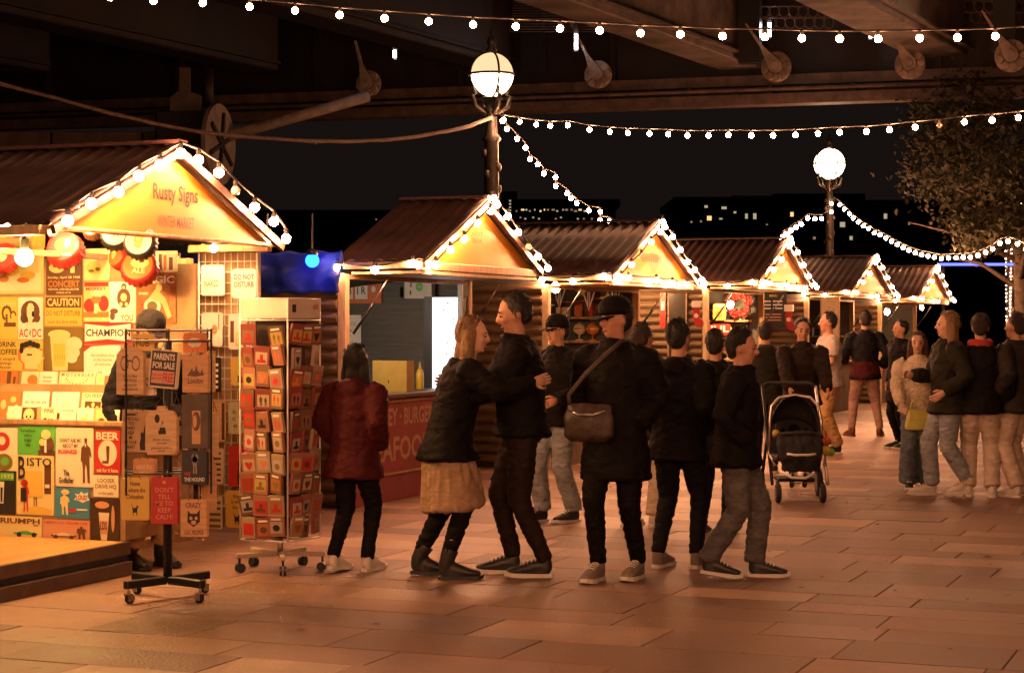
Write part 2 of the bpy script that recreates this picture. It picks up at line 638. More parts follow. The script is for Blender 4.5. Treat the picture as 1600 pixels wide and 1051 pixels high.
# pinned tie plates on the girder
def tie_disc(px, py, r, rod_px, rod_py, d=44.6, sc=1.0):
    c = at(px, py, d - (px - 800) * 0.0044 + 0.0)
    M = frame(c, GX, Z, -GY)
    mb = MB()
    for a in range(6):
        an = R(-160 + 40 * a)
        mb.prism(ell(math.cos(an) * r * 0.72, math.sin(an) * r * 0.72, r * 0.24, r * 0.24, 10), 0.06, 0.16, M)
    mb.prism(ell(0, 0, r, r, 24), 0.0, 0.06, M)
    disc = bpart(mb, 'disc_plate', BRPALE)
    q = at(rod_px, rod_py, d - (px - 800) * 0.0044)
    v = (q - c)
    up = v.normalized()
    sd = up.cross(-GY).normalized()
    M2 = frame(c, sd, up, -GY)
    L = v.length
    poly = ell(0, 0, r * 0.45, r * 0.45, 14, math.pi, 2 * math.pi) + [(r * 0.1, r * 1.5), (r * 0.06, L), (-r * 0.06, L), (-r * 0.1, r * 1.5)]
    rb = MB().prism(poly, 0.17, 0.26, M2)
    rb.prism(ell(0, 0, r * 0.25, r * 0.25, 14), 0.26, 0.32, M2)
    rb.v = [BI @ p for p in rb.v]
    rb.build('tie_rod', BRPALE, disc)
tie_disc(577, 131, 0.31, 560, 66)
tie_disc(935, 117, 0.32, 893, 34)
tie_disc(1213, 105, 0.34, 1168, 40)
tie_disc(1422, 101, 0.33, 1380, 30)
tie_disc(1580, 88, 0.35, 1535, 20)
# strut and big pinned disc at the left
bpart(MB().tube([at(352, 214, 42), at(575, 151, 43.5)], 0.125, 14), 'strut', BRPALE, smooth=True)
dc = at(338, 226, 41.6)
dax = V((math.sin(R(77)), -math.cos(R(77)), 0))
dsx = V((math.cos(R(77)), math.sin(R(77)), 0))
DM = frame(dc, dsx, Z, dax)
bd = bpart(MB().prism(ell(0, 0, 0.88, 0.88, 36), 0, 0.1, DM), 'pinned_disc', BRPALE)
for a in (20, 80, 145):
    rb = MB()
    c_, s_ = math.cos(R(a)), math.sin(R(a))
    rb.prism([(c_ * 0.7 - s_ * 0.04, s_ * 0.7 + c_ * 0.04), (-c_ * 0.7 - s_ * 0.04, -s_ * 0.7 + c_ * 0.04), (-c_ * 0.7 + s_ * 0.04, -s_ * 0.7 - c_ * 0.04), (c_ * 0.7 + s_ * 0.04, s_ * 0.7 - c_ * 0.04)], 0.1, 0.16, DM)
    rb.v = [BI @ p for p in rb.v]
    rb.build('disc_rib', BRSTEEL, bd)
bpart(MB().tube([at(326, 168, 41.9), at(324, 108, 41.9)], 0.13, 10), 'hanger_tube', BRSTEEL, smooth=True)
bpart(MB().prism([(0, 0), (0.65, 0), (0.65, 0.35), (0.42, 0.42), (0.42, 0.95), (0.2, 0.95), (0.2, 0.45), (0, 0.3)], -0.1, 0.1,
                 frame(at(267, 174, 42.2), V((1, 0, 0)), Z, V((0, -1, 0)))), 'bracket', BRWHITE)
bpart(MB().box(at(243, 0, 42.4).x, at(322, 0, 42.4).x, 42.3, 43.4, at(0, 238, 42.4).z - 0.4, at(0, 172, 42.4).z), 'bearing_block', BRSTEEL, bevel=0.05)
for i in range(5):
    x0 = -16.5 + i * 2.05
    bpart(MB().box(x0, x0 + 2.0, 43.2, 43.7, at(0, 236, 43).z, at(0, 204, 43).z), 'ledge_panel', BRWHITE, bevel=0.02)
bpart(MB().box(-17, -7.4, 43.4, 43.9, at(0, 236, 43).z - 0.25, at(0, 240, 43).z - 0.02), 'ledge_beam', BRSTEEL)
TUBEL = emis('fluorescent tube', (0.92, 0.95, 1.0), 14.0)
for (px, py, h) in ((617, 85, 0.16), (900, 66, 0.34), (1202, 47, 0.3), (1360, 52, 0.22)):
    p = at(px, py, 43.6)
    bl = bpart(MB().box(p.x - 0.05, p.x + 0.05, p.y, p.y + 0.06, p.z - h / 2 - 0.04, p.z + h / 2 + 0.3), 'light_fitting', BRSTEEL)
    tb = MB().tube([(p.x, p.y - 0.04, p.z - h / 2), (p.x, p.y - 0.04, p.z + h / 2)], 0.035, 8)
    tb.v = [BI @ q for q in tb.v]
    tb.build('light_tube', TUBEL, bl)
# coiled cables under the deck
for k, (px, py) in enumerate(((1240, 36), (1560, 28))):
    mb = MB()
    for j in range(2):
        for i in range(8):
            c = at(px - 50 + i * 15 + j * 5, py - j * 18, 43.2)
            mb.tube([c + V((0.11 * math.cos(a * math.pi / 6), 0, 0.13 * math.sin(a * math.pi / 6))) for a in range(13)], 0.014, 5, cap=False)
        mb.tube([at(px - 60, py - j * 18 - 8, 43.2), at(px + 62, py - j * 18 - 8, 43.2)], 0.02, 5)
    bpart(mb, 'cable_coil', BRWHITE, smooth=True)

# ------------------------------------------------------------------ buildings across the river
NIGHTB = mat('dark far facade', (0.03, 0.024, 0.02), 0.9, var=0.2, scale=0.05)
WINL = [emis('lit window warm', (1, 0.6, 0.26), 0.45), emis('lit window pale', (1, 0.82, 0.55), 0.16), emis('lit window dim', (1, 0.6, 0.35), 0.1)]
def far_building(label, px0, px1, py0, d, wins, dark_rows=0):
    a, b = at(px0, py0, d), at(px1, py0, d)
    t_ = thing('far_building', label, 'building', T((a.x + b.x) / 2, d, 0))
    wd = b.x - a.x
    MB().box(-wd / 2, wd / 2, 0, 25, -1, a.z).build('wall', NIGHTB, t_)
    MB().box(-wd / 2 - 0.6, wd / 2 + 0.6, -0.6, 25.6, a.z, a.z + 0.9).build('roof', NIGHTB, t_)
    for (px, py, w_, h_, k) in wins:
        p = at(px, py, d)
        x = p.x - (a.x + b.x) / 2
        sx, sz = w_ * d / FPX / 2, h_ * d / FPX / 2
        fr = MB().box(x - sx - 0.2, x + sx + 0.2, -0.25, 0.0, p.z - sz - 0.2, p.z + sz + 0.2).build('window', NIGHTB, t_)
        MB().box(x - sx, x + sx, -0.30, -0.252, p.z - sz, p.z + sz).build('pane', WINL[k], fr)
rb = random.Random(3)
w1 = [(x + rb.uniform(-2, 2), 328 + rb.choice((0, 0, 2)), rb.choice((2, 3, 5)), 2.6, rb.choice((0, 1, 2, 2))) for x in range(808, 925, 7)]
w1 += [(x + rb.uniform(-3, 3), 340 + rb.choice((0, 2, 8)), rb.choice((2, 3)), 2.2, rb.choice((1, 2, 2))) for x in range(812, 950, 11)]
far_building('long low office block across the river, rows of lit windows left of centre', 803, 962, 322, 260, w1)
far_building('slim dark tower across the river edged by a column of lights', 790, 801, 310, 255, [(797, 314 + 5 * i, 3, 2.4, 1) for i in range(8)])
far_building('low dark block across the river with one very bright lit window', 1060, 1150, 318, 270,
             [(1103, 323, 5, 4, 1), (1131, 325, 8, 4, 1), (1148, 332, 4, 3, 1), (1108, 341, 7, 7, 0), (1126, 342, 5, 2.5, 1), (1080, 347, 3, 3, 2), (1095, 346, 3, 3, 2)])
far_building('dark slab block across the river with two tall pale lit windows', 1150, 1215, 316, 280, [(1166, 338, 4, 8, 1), (1179, 338, 5, 9, 1), (1198, 351, 3, 2, 2)])
far_building('tall dark block behind the lamp with scattered single lit windows', 1215, 1345, 312, 300, [(1237, 335, 5, 7, 0), (1316, 351, 8, 8, 1), (1330, 372, 6, 6, 1), (1272, 372, 4, 4, 2)])
far_building('dark block behind the tree with one narrow lit window', 1350, 1760, 322, 290, [(1383, 338, 5, 8, 1), (1420, 350, 3, 3, 2)])
far_building('unlit low block across the river at the left behind the cable', 380, 780, 338, 280, [(588, 301 + 42, 2, 2, 2), (700, 345, 2, 2, 2)])

BLUEL = emis('blue neon tube', (0.08, 0.1, 1.0), 1.6)
bt = thing('light_strip', 'long blue strip of light glowing behind the tree at the right', 'light strip', T(*at(1540, 413, 46)))
MB().tube([(-1.1, 0, 0), (1.6, 0, 0)], 0.03, 8).build('tube', BLUEL, bt, smooth=True)
MB().box(-1.15, 1.65, 0.04, 0.09, -0.05, 0.05).build('rail', DKMETAL, bt)
for x in (-1.0, 1.5):
    MB().box(x - 0.03, x + 0.03, 0.04, 0.1, -at(1540, 413, 46).z - 0.05, -0.05).build('post', DKMETAL, bt)

# ------------------------------------------------------------------ tree
LEAFM = mat('autumn leaf', (0.045, 0.034, 0.008), 0.8, col2=(0.016, 0.02, 0.006), scale=1.3)
BARK = mat('bark', (0.09, 0.065, 0.045), 0.9, var=0.3, scale=8, bump=0.6, bscale=20)
tc = at(1535, 262, 43.0)
tree = thing('plane_tree', 'leafy autumn plane tree spreading its crown over the string lights at the right', 'tree', T(tc.x + 0.9, 43.0, 0))
rt = random.Random(11)
tk = MB()
tk.tube([(0, 0, -0.1), (0.05, 0, 0.6), (0.02, 0.05, 1.6), (-0.05, 0, 2.8), (-0.1, 0.05, 4.0), (-0.2, 0, 5.6)], [0.3, 0.22, 0.18, 0.15, 0.11, 0.03], 10)
limbs = []
for k in range(14):
    a = k * 2.4 + rt.uniform(-0.3, 0.3)
    z0 = 2.3 + 0.2 * k
    L = rt.uniform(1.2, 2.5)
    p1 = V((math.cos(a) * L * 0.5 - 0.1, math.sin(a) * L * 0.5, z0 + 0.5))
    p2 = V((math.cos(a) * L - 0.3, math.sin(a) * L, z0 + rt.uniform(0.2, 1.1)))
    tk.tube([(-0.05, 0, z0 - 0.1), p1, p2], [0.07, 0.045, 0.012], 6)
    limbs += [p1, p2]
tk.build('trunk', BARK, tree, smooth=True)
lv = MB()
clumps = []
for k in range(210):
    while True:
        p = V((rt.uniform(-1, 1), rt.uniform(-1, 1), rt.uniform(-1, 1)))
        if 0.35 < p.length < 1:
            break
    c = V((-0.5 + p.x * 3.0, p.y * 2.4, tc.z + p.z * 2.0))
    if p.x < -0.3 - 0.5 * rt.random() or (p.z < -0.3 and p.x < -0.25):
        continue
    clumps.append((c, rt.uniform(0.32, 0.6)))
for k in range(16):
    clumps.append((V((-1.9 + rt.uniform(0, 1.8), rt.uniform(-2, -0.6), 3.35 + rt.uniform(-0.1, 0.5))), 0.3))
for (c, r) in clumps:
    for i in range(80):
        q = c + V((rt.gauss(0, 1), rt.gauss(0, 1), rt.gauss(0, 0.8))) * r * 0.55
        s = rt.uniform(0.04, 0.085)
        M = T(*q) @ RZ(rt.uniform(0, 6.3)) @ RX(rt.uniform(-1.2, 1.2)) @ RY(rt.uniform(-0.9, 0.9))
        lv.add([(0, -s, 0), (s * 0.8, -s * 0.2, s * 0.15), (s * 0.4, s * 0.5, 0), (0, s * 1.2, -s * 0.2), (-s * 0.45, s * 0.5, 0), (-s * 0.8, -s * 0.15, s * 0.15)],
               [(0, 1, 2, 3), (0, 3, 4, 5)], M)
lv.build('crown', LEAFM, tree)

# ------------------------------------------------------------------ globe lamps on the river wall
IRON = mat('cast iron black', (0.03, 0.024, 0.02), 0.45, 0.4, var=0.2, scale=12, bump=0.3, bscale=30)
GLOW_LO = emis('globe glass lower', (1.0, 0.70, 0.40), 8.0)
GLOW_HI = emis('globe glass upper', (1.0, 0.62, 0.33), 0.45)
def globe_lamp(label, p, zc, up=GLOW_HI, fairy=False, r=0.26):
    t_ = thing('street_lamp', label, 'street lamp', T(p[0], p[1], 0), 'globe lamps along the river wall')
    prof = [(0.34, 0), (0.34, 0.25), (0.26, 0.35), (0.27, 0.9), (0.17, 1.05), (0.14, 1.3), (0.16, 1.36), (0.12, 1.45), (0.1, zc - 0.95), (0.14, zc - 0.9), (0.085, zc - 0.82), (0.075, zc - 0.55),
            (0.13, zc - 0.5), (0.09, zc - 0.44), (0.16, zc - r - 0.02), (0.1, zc - r - 0.004)]
    MB().lathe(prof, 14).build('post', IRON, t_, smooth=True)
    orn = MB()
    for k in range(26):
        a = k * 1.9
        z = 1.5 + (zc - 2.6) * k / 25
        orn.ball((0.1 * math.cos(a), 0.1 * math.sin(a), z), (0.05, 0.05, 0.07), 6, 4)
    orn.build('relief_ornament', IRON, t_, smooth=True, kind='stuff')
    for s in range(4):
        a = s * math.pi / 2 + 0.4
        M = T(0, 0, zc) @ RZ(a)
        MB().tube([(0.07, 0, -r - 0.24), (r * 0.8, 0, -r - 0.14), (r * 0.95, 0, -r * 0.62 - 0.1), (r * 0.75, 0, -r * 0.66 - 0.08), (r * 0.9, 0, -r * 0.6)], [0.03, 0.035, 0.03, 0.022, 0.012], 6, M=M).build('scroll_bracket', IRON, t_, smooth=True)
    lo = [(r * math.cos(R(a)), r * math.sin(R(a))) for a in range(-88, 1, 8)]
    hi = [(r * math.cos(R(a)), r * math.sin(R(a))) for a in range(0, 89, 8)]
    MB().lathe(lo, 28, T(0, 0, zc)).build('lower_globe', GLOW_LO, t_, smooth=True)
    MB().lathe(hi, 28, T(0, 0, zc + 0.001)).build('upper_globe', up, t_, smooth=True)
    MB().lathe([(r + 0.004, -0.016), (r + 0.022, -0.016), (r + 0.022, 0.016), (r + 0.004, 0.016)], 28, T(0, 0, zc)).build('band', IRON, t_)
    for s in range(2):
        ri = MB()
        M = T(0, 0, zc) @ RZ(s * math.pi / 2 + R(20))
        ri.tube([((r + 0.009) * math.sin(R(a)), 0, (r + 0.009) * math.cos(R(a))) for a in range(-180, 181, 12)], 0.016, 5, cap=False, M=M)
        ri.build('rib', IRON, t_, smooth=True)
    MB().lathe([(0.06, r), (0.075, r + 0.04), (0.04, r + 0.09), (0.07, r + 0.14), (0.05, r + 0.22), (0.02, r + 0.25), (0.03, r + 0.29), (0.004, r + 0.34)], 10, T(0, 0, zc)).build('crown_finial', IRON, t_, smooth=True)
    if fairy:
        fl = MB()
        for k in range(60):
            a, z = k * 2.1, 1.6 + (zc - 2.7) * k / 60
            fl.ball((0.16 * math.cos(a), 0.16 * math.sin(a), z), 0.012, 5, 4)
        fl.build('fairy_lights', BULBF, t_, kind='stuff')
    return t_
BRIGHT_HI = emis('globe glass upper bright', (1, 0.72, 0.45), 3.2)
LD1, LD2, LD3 = 26.9, 47.0, 50.0
for (lb, px, py, d, r_, up_, fy) in (
        ('tall globe lamp rising behind the second hut, cables tied below its globe', 768, 117, LD1, 0.305, GLOW_HI, False),
        ('globe lamp farther back, rising behind the fourth hut', 1296, 256, LD2, 0.375, BRIGHT_HI, False),
        ('globe lamp half hidden by the tree leaves, tiny lights on its post', 1580, 322, LD3, 0.32, BRIGHT_HI, True)):
    c_ = at(px, py, d)
    globe_lamp(lb, (c_.x, c_.y), c_.z, up=up_, fairy=fy, r=r_)

# ------------------------------------------------------------------ string lights
BALL = MB().ball((0, 0, 0), 1.0, 8, 5).mesh('bulb', BULBM, True)
BALLF = MB().ball((0, 0, 0), 1.0, 6, 5).mesh('bulb', BULBF, True)
SOCKME = MB().lathe([(0.45, 0.85), (0.5, 1.0), (0.5, 2.0), (0.25, 2.25)], 8).mesh('socket', SOCK)
BALLN = MB().ball((0, 0, 0), 1.0, 8, 5).mesh('bulb', BULBN, True)
UNLIT = mat('unlit bulb glass', (0.5, 0.4, 0.3), 0.15, var=0.0)
BALLU = MB().ball((0, 0, 0), 1.0, 8, 6).mesh('bulb', UNLIT, True)
def string_lights(label, pts, r=0.04, far=False, group=None, cable_r=0.009, unlit=(), ends=(), sag=0.0, socket=True, drop=None):
    """pts: bulb centres in the world; the cable runs just above them"""
    c0 = pts[0]
    t_ = thing('string_lights', label, 'string lights', T(*c0), group)
    dr = drop if drop is not None else r * 2.2
    path = [V(p) - c0 + V((0, 0, dr)) for p in pts]
    full = []
    if ends and ends[0] is not None:
        full.append(V(ends[0]) - c0)
    full += path
    if len(ends) > 1 and ends[1] is not None:
        full.append(V(ends[1]) - c0)
    MB().tube(full, cable_r, 5).build('cable', CABLE, t_, smooth=True)
    for i, p in enumerate(pts):
        me = BALLU if i in unlit else (BALLF if far is True else (BALLN if far == 'n' else BALL))
        b = obj('bulb', me, t_, T(*(V(p) - c0)) @ Matrix.Scale(r, 4))
        if socket:
            obj('socket', SOCKME, b)
    return t_

def lerp_px(lst, d0, d1):
    x0, x1 = lst[0], lst[-1]
    n = len(lst) - 1
    return [at(p[0], p[1], d0 + (d1 - d0) * i / n) for i, p in enumerate(lst)]

top_px = [(38, -16), (105, -10), (172, -4), (240, 2), (317, 5), (390, 11), (461, 17), (531, 24), (601, 29), (670, 34), (739, 39), (806, 42), (875, 45), (937, 48), (1001, 52), (1063, 54), (1129, 57), (1195, 58), (1253, 60), (1312, 61), (1372, 61), (1437, 60), (1496, 59), (1555, 57), (1615, 53), (1680, 48)]
string_lights('long string of bulbs hung across the very top of the view', lerp_px(top_px, 16.5, 15.5), 0.03, far='n', ends=(at(-300, -60, 17), at(1900, 20, 15)))
low_px = [(787, 187), (812, 191), (838, 195), (860, 197), (887, 196), (921, 203), (953, 206), (981, 208), (1015, 209), (1044, 210), (1074, 212), (1107, 212), (1138, 211), (1174, 212), (1208, 212), (1243, 211), (1278, 209), (1312, 207), (1354, 206), (1390, 203), (1430, 199), (1468, 196), (1507, 191), (1550, 188), (1591, 184), (1640, 178)]
string_lights('string of bulbs sagging from the tall lamp across to the right edge', lerp_px(low_px, LD1 - 0.3, 19.5), 0.03, unlit=(21,), ends=(at(770, 180, LD1 - 0.2), at(1750, 160, 19)))
dn_px = [(785, 189), (792, 202), (808, 217), (821, 231), (828, 249), (840, 257), (850, 271), (868, 277), (868, 291), (886, 302), (892, 310), (901, 318), (920, 329), (938, 331), (938, 344), (952, 346)]
string_lights('string of bulbs running down from the tall lamp behind the third hut', lerp_px(dn_px, LD1 - 0.3, LD1 + 3), 0.033, far=True, ends=(at(772, 182, LD1 - 0.2), at(975, 356, LD1 + 4)))
l2_px = [(1299, 318), (1299, 331), (1284, 342), (1273, 342), (1262, 341), (1252, 350), (1244, 355), (1236, 360), (1229, 366), (1222, 371)]
string_lights('string of bulbs from the farther lamp down to the fourth gable', lerp_px(l2_px, LD2 - 0.5, 30.0), 0.042, far=True, ends=(at(1297, 305, LD2 - 0.4), at(1216, 377, 29.5)))
r2_px = [(1312, 320), (1319, 327), (1327, 334), (1333, 341), (1341, 347), (1349, 353), (1357, 357), (1366, 364), (1375, 367), (1384, 372), (1393, 377), (1402, 382), (1411, 387), (1420, 391), (1430, 395), (1440, 398), (1450, 400), (1460, 402), (1471, 404), (1482, 403), (1494, 403), (1505, 402), (1516, 402), (1528, 399), (1540, 394), (1551, 389), (1562, 380), (1575, 377), (1590, 381), (1603, 389)]
string_lights('string of bulbs swooping from the farther lamp under the tree crown', lerp_px(r2_px, LD2 - 0.5, 38.0), 0.042, far=True, ends=(at(1298, 306, LD2 - 0.4), at(1640, 420, 37)))
# unseen strings added over the walkway to light the ground and sign fronts
for k, (d, z, x0) in enumerate(((12.4, 4.15, -6.5), (8.6, 3.9, -6.0), (5.0, 3.5, -6.0), (1.5, 3.4, -6.0), (-2.0, 3.4, -6.0))):
    pts = [V((x0 + 0.42 * i, d - 0.02 * i, z - 0.35 * math.sin(math.pi * i / 29))) for i in range(30)]
    string_lights(('unseen added string of bulbs across the walkway, %s' % ('first before the picture', 'second before the picture', 'third before the picture', 'above the viewer', 'behind the viewer')[k]), pts, (0.022, 0.022, 0.03, 0.07, 0.08)[k], far='n',
                  ends=(pts[0] + V((-2, 0, 0.4)), pts[-1] + V((2, 0, 0.4))))
# bundle of cables from the lamp to the left
cb = thing('cable_bundle', 'thick dark cable bundle sagging from the tall lamp to the left edge', 'cable', T(*at(770, 182, LD1 - 0.3)))
base = [(768, 183), (735, 198), (700, 206), (650, 213), (600, 218), (540, 221), (490, 222), (430, 218), (370, 212), (310, 205), (240, 193), (170, 178), (90, 155), (0, 130), (-120, 95)]
for k in range(3):
    pts = []
    for i, (px, py) in enumerate(base):
        d = LD1 - 0.3 - 0.42 * i
        pts.append(at(px, py + (k - 1) * 2.2 * math.sin(i * 1.3 + k), d) - at(770, 182, LD1 - 0.3))
    MB().tube(pts, 0.021 - 0.003 * k, 6).build('cable', mat('sheathed cable', (0.13, 0.08, 0.055), 0.6, var=0.2, scale=10), cb, smooth=True)
MB().cbox(tuple(at(488, 224, LD1 - 2.8) - at(770, 182, LD1 - 0.3)), (0.1, 0.05, 0.05)).build('connector', PLASTIC, cb, bevel=0.01)

# floodlight on the bridge just past the right edge
fp = at(1650, 22, 40)
fl_ = thing('floodlight', 'floodlight fixed under the bridge beyond the right edge', 'floodlight', T(*fp))
MB().box(-0.22, 0.22, 0.0, 0.16, -0.14, 0.14).build('housing', DKMETAL, fl_, bevel=0.01)
MB().box(-0.2, 0.2, -0.012, -0.002, -0.12, 0.12).build('lens', emis('floodlight lens', (1.0, 0.5, 0.28), 200.0), fl_)
MB().tube([(0, 0.08, 0.14), (0, 0.08, 1.2)], 0.03, 8).build('bracket', DKMETAL, fl_)


# leaves and paper scraps trodden into the paving
lt_ = MB()
rl = random.Random(31)
for k in range(170):
    p = row(rl.uniform(0.1, 9), rl.uniform(-3, 22), 0.004)
    s = rl.uniform(0.012, 0.035)
    lt_.add([(-s, 0, 0.001), (0, -s * .6, 0.004), (s * 1.2, 0, 0.001), (0, s * .6, 0.006)], [(0, 1, 2, 3)], T(*p) @ RZ(rl.uniform(0, 6.3)))
lo = lt_.build('ground_litter', mat('dry leaf scrap', (0.3, 0.17, 0.08), 0.8, col2=(0.07, 0.04, 0.025), scale=0.8))
lo['kind'] = 'stuff'

# ------------------------------------------------------------------ market huts
ORD = ['first', 'second', 'third', 'fourth', 'fifth', 'sixth']
HUTS = [  # gable left px, gable right px, apex px, apex py, base-left py, base-right py, roof depth
    (75, 425, 275, 235, 345, 385, 3.2, 'large market hut of tin signs with a bright amber gable at the left'),
    (655, 835, 758, 317, 405, 424, 0.8, 'market hut selling burgers, dark interior and red counter'),
    (950, 1080, 1018, 351, 430, 438, 2.6, 'market hut hung with flag bunting behind the person in the black cap'),
    (1180, 1260, 1218, 376, 438, 446, 2.6, 'market hut with a red berry wreath, behind the pushchair'),
    (1325, 1390, 1362, 404, 454, 460, 2.6, 'market hut behind the man in the blazer seen from behind'),
    (1430, 1480, 1460, 419, 464, 468, 2.6, 'farthest and smallest looking market hut of the row'),
]
def corrugated(x0, x1, L, pitch=0.13, amp=0.0115, nper=8, rows=3):
    """sheet from y=0 (ridge) to y=L (eave); waves across x"""
    n = max(8, int((x1 - x0) / pitch * nper))
    vs, fs = [], []
    for j in range(rows + 1):
        for i in range(n + 1):
            x = x0 + (x1 - x0) * i / n
            vs.append((x, L * j / rows, amp * math.sin(2 * math.pi * x / pitch)))
    for j in range(rows):
        for i in range(n):
            a = j * (n + 1) + i
            fs.append((a, a + 1, a + n + 2, a + n + 1))
    return vs, fs

LOGME = {}
def log_mesh(L):
    if L not in LOGME:
        mb = MB()
        n = 7
        prof = [(0.012 + 0.05 * math.sin(math.pi * k / (n - 1)), -0.056 + 0.112 * k / (n - 1)) for k in range(n)]
        vs = [(0, -y, z) for y, z in prof] + [(-L, -y, z) for y, z in prof]
        vs += [(0, 0.02, -0.056), (0, 0.02, 0.056), (-L, 0.02, -0.056), (-L, 0.02, 0.056)]
        fs = [(k, k + 1, n + k + 1, n + k) for k in range(n - 1)]
        fs.append(tuple([2 * n] + list(range(n)) + [2 * n + 1]))
        fs.append(tuple([2 * n + 3] + list(reversed(range(n, 2 * n))) + [2 * n + 2]))
        mb.add(vs, fs)
        me = mb.mesh('log', LOGM, True)
        me.set_sharp_from_angle(angle=R(50))
        LOGME[L] = me
    return LOGME[L]

HUT = []
FLOOD = MB().ball((0, 0, 0), 1.0, 12, 8).mesh('bulb', emis('bright bulb', (1.0, 0.55, 0.14), 380.0), True)
for hi, (gl, gr, ax, ay, bl, brr, depth, label) in enumerate(HUTS):
    t0, t1 = row_t(gl, 0), row_t(gr, 0)
    ze = (row_z(gl, bl, 0) + row_z(gr, brr, 0)) / 2
    ta = (t0 + t1) / 2
    za = row_z(ax, ay, 0)
    M = frame(row(0, t0), N, U, Z)
    h = thing('market_hut', label, 'market hut', M, 'market huts in a row')
    wd = t1 - t0
    hw = wd / 2
    HUT.append(dict(o=h, t0=t0, t1=t1, ze=ze, za=za, M=M, wd=wd))
    fw = -0.70                                   # front wall line
    bw = -3.0                                    # back wall line
    rise = za - ze
    sl = math.hypot(hw, rise)
    # gable board and trims
    MB().add([(0, 0.05, ze), (0, wd - 0.05, ze), (0, hw, za - 0.05), (-0.03, 0.05, ze), (-0.03, wd - 0.05, ze), (-0.03, hw, za - 0.05)],
             [(0, 1, 2), (5, 4, 3), (0, 3, 4, 1), (1, 4, 5, 2), (2, 5, 3, 0)]).build('gable_board', GABLEM, h)
    for s in (0, 1):
        a = math.atan2(rise, hw)
        Ms = (T(0, hw, za) @ RX(-a)) if s == 0 else (T(0, hw, za) @ RZ(math.pi) @ RX(-a))
        # s=0: slope running to -y of the frame after flip below
        x0, x1 = (-depth, 0.07) if s == 1 else (-depth, 0.07)
        vs, fs = corrugated(x0, x1, sl + 0.06)
        vs2 = []
        for (x, y, z) in vs:
            yy = hw + (y * math.cos(a)) * (1 if s else -1)
            zz = za + 0.03 - y * math.sin(a) + z * math.cos(a)
            vs2.append((x, yy, zz))
        rf = MB().add(vs2, fs).build('roof_sheet', ROOFM, h, smooth=True)
        sm = rf.modifiers.new('thick', 'SOLIDIFY')
        sm.thickness = 0.008
        # barge board along the rake
        ca, sa = math.cos(a), math.sin(a)
        sg = 1 if s else -1
        def rk(u_, v_):
            return (hw + sg * (u_ * ca + v_ * sa), za - u_ * sa + v_ * ca)
        pts = [rk(-0.02, -0.04), rk(sl + 0.05, -0.04), rk(sl + 0.05, 0.012), rk(-0.02, 0.012)]
        mb = MB()
        mb.add([(0.05, y, z) for y, z in pts] + [(0.08, y, z) for y, z in pts], [(3, 2, 1, 0), (4, 5, 6, 7), (0, 1, 5, 4), (1, 2, 6, 5), (2, 3, 7, 6), (3, 0, 4, 7)])
        mb.build('barge_board', BARGEM, h)
    MB().box(-depth, 0.09, hw - 0.06, hw + 0.06, za + 0.035, za + 0.06).build('ridge_cap', ROOFM, h)
    # eaves beam, gable tie and raised shutter
    MB().box(-0.02, 0.05, -0.03, wd + 0.03, ze - (0.075 if hi else 0.028), ze - 0.002).build('tie_beam', PINE, h, bevel=0.006)
    MB().box(max(-depth, -0.7), -0.025, -0.05, 0.02, ze - 0.06, ze - 0.004).build('eaves_beam', PALEW, h, bevel=0.006)
    MB().box(max(-depth, -0.7), -0.025, wd - 0.02, wd + 0.05, ze - 0.06, ze - 0.004).build('eaves_beam', PINE, h, bevel=0.006)
    for _once in range(1 if hi else 0):
      fl = MB()
      fl.add([(fw + 0.03, 0.06, ze - 0.105), (fw + 0.03, wd - 0.06, ze - 0.105), (0.02, wd - 0.06, ze - 0.1), (0.02, 0.06, ze - 0.1),
            (fw + 0.03, 0.06, ze - 0.085), (fw + 0.03, wd - 0.06, ze - 0.085), (0.02, wd - 0.06, ze - 0.08), (0.02, 0.06, ze - 0.08)],
           [(0, 3, 2, 1), (4, 5, 6, 7), (0, 1, 5, 4), (1, 2, 6, 5), (2, 3, 7, 6), (3, 0, 4, 7)])
      fl.build('raised_shutter', PINE, h)
      MB().box(0.0, 0.045, 0.05, wd - 0.05, ze - 0.115, ze - 0.077).build('shutter_edge', PALEW, h, bevel=0.006)
    for yy in ((0.09, wd - 0.09) if hi else ()):
        st = MB().tube([(fw + 0.03, yy, ze - 0.62), (fw + 0.22, yy, ze - 0.36)], 0.014, 8).build('gas_strut', DKMETAL, h, smooth=True)
        MB().tube([(fw + 0.22, yy, ze - 0.36), (fw + 0.36, yy, ze - 0.15)], 0.007, 6).build('rod', STEEL, st, smooth=True)
    # posts, front frame
    for yy in (0.0, wd):
        MB().box(fw - 0.06, fw + 0.02, yy - 0.04, yy + 0.04, 0, ze - 0.1).build('corner_post', PALEW if yy == 0 else PINE, h, bevel=0.006)
    MB().box(fw - 0.05, fw + 0.01, 0.045, wd - 0.045, ze - 0.145, ze - 0.107).build('head_rail', PINE, h)
    if hi > 0:
        n = int((ze - 0.08) / 0.112)
        for k in range(n):
            obj('log', log_mesh(2.24), h, T(fw - 0.065, 0.0, 0.09 + k * 0.112))
        MB().box(bw, fw - 0.065, 0.022, 0.05, 0.0, ze - 0.05).build('side_lining', DARKW, h)
    # far side wall, inside faces the walkway's near end
    nb = 12
    for k in range(nb):
        z0 = 0.02 + (ze - 0.1) * k / nb
        z1 = 0.02 + (ze - 0.1) * (k + 1) / nb
        MB().box(bw, fw - 0.065, wd - 0.05, wd - 0.03, z0 + 0.004, z1 - 0.004).build('wall_board', DARKW if hi != 0 else PALEW, h)
    MB().box(bw, fw - 0.065, wd - 0.029, wd - 0.005, 0.0, ze - 0.06).build('far_wall', LOGM, h)
    MB().box(bw - 0.04, bw, 0, wd, 0, ze - 0.05).build('back_wall', DARKW if hi else PALEW, h)
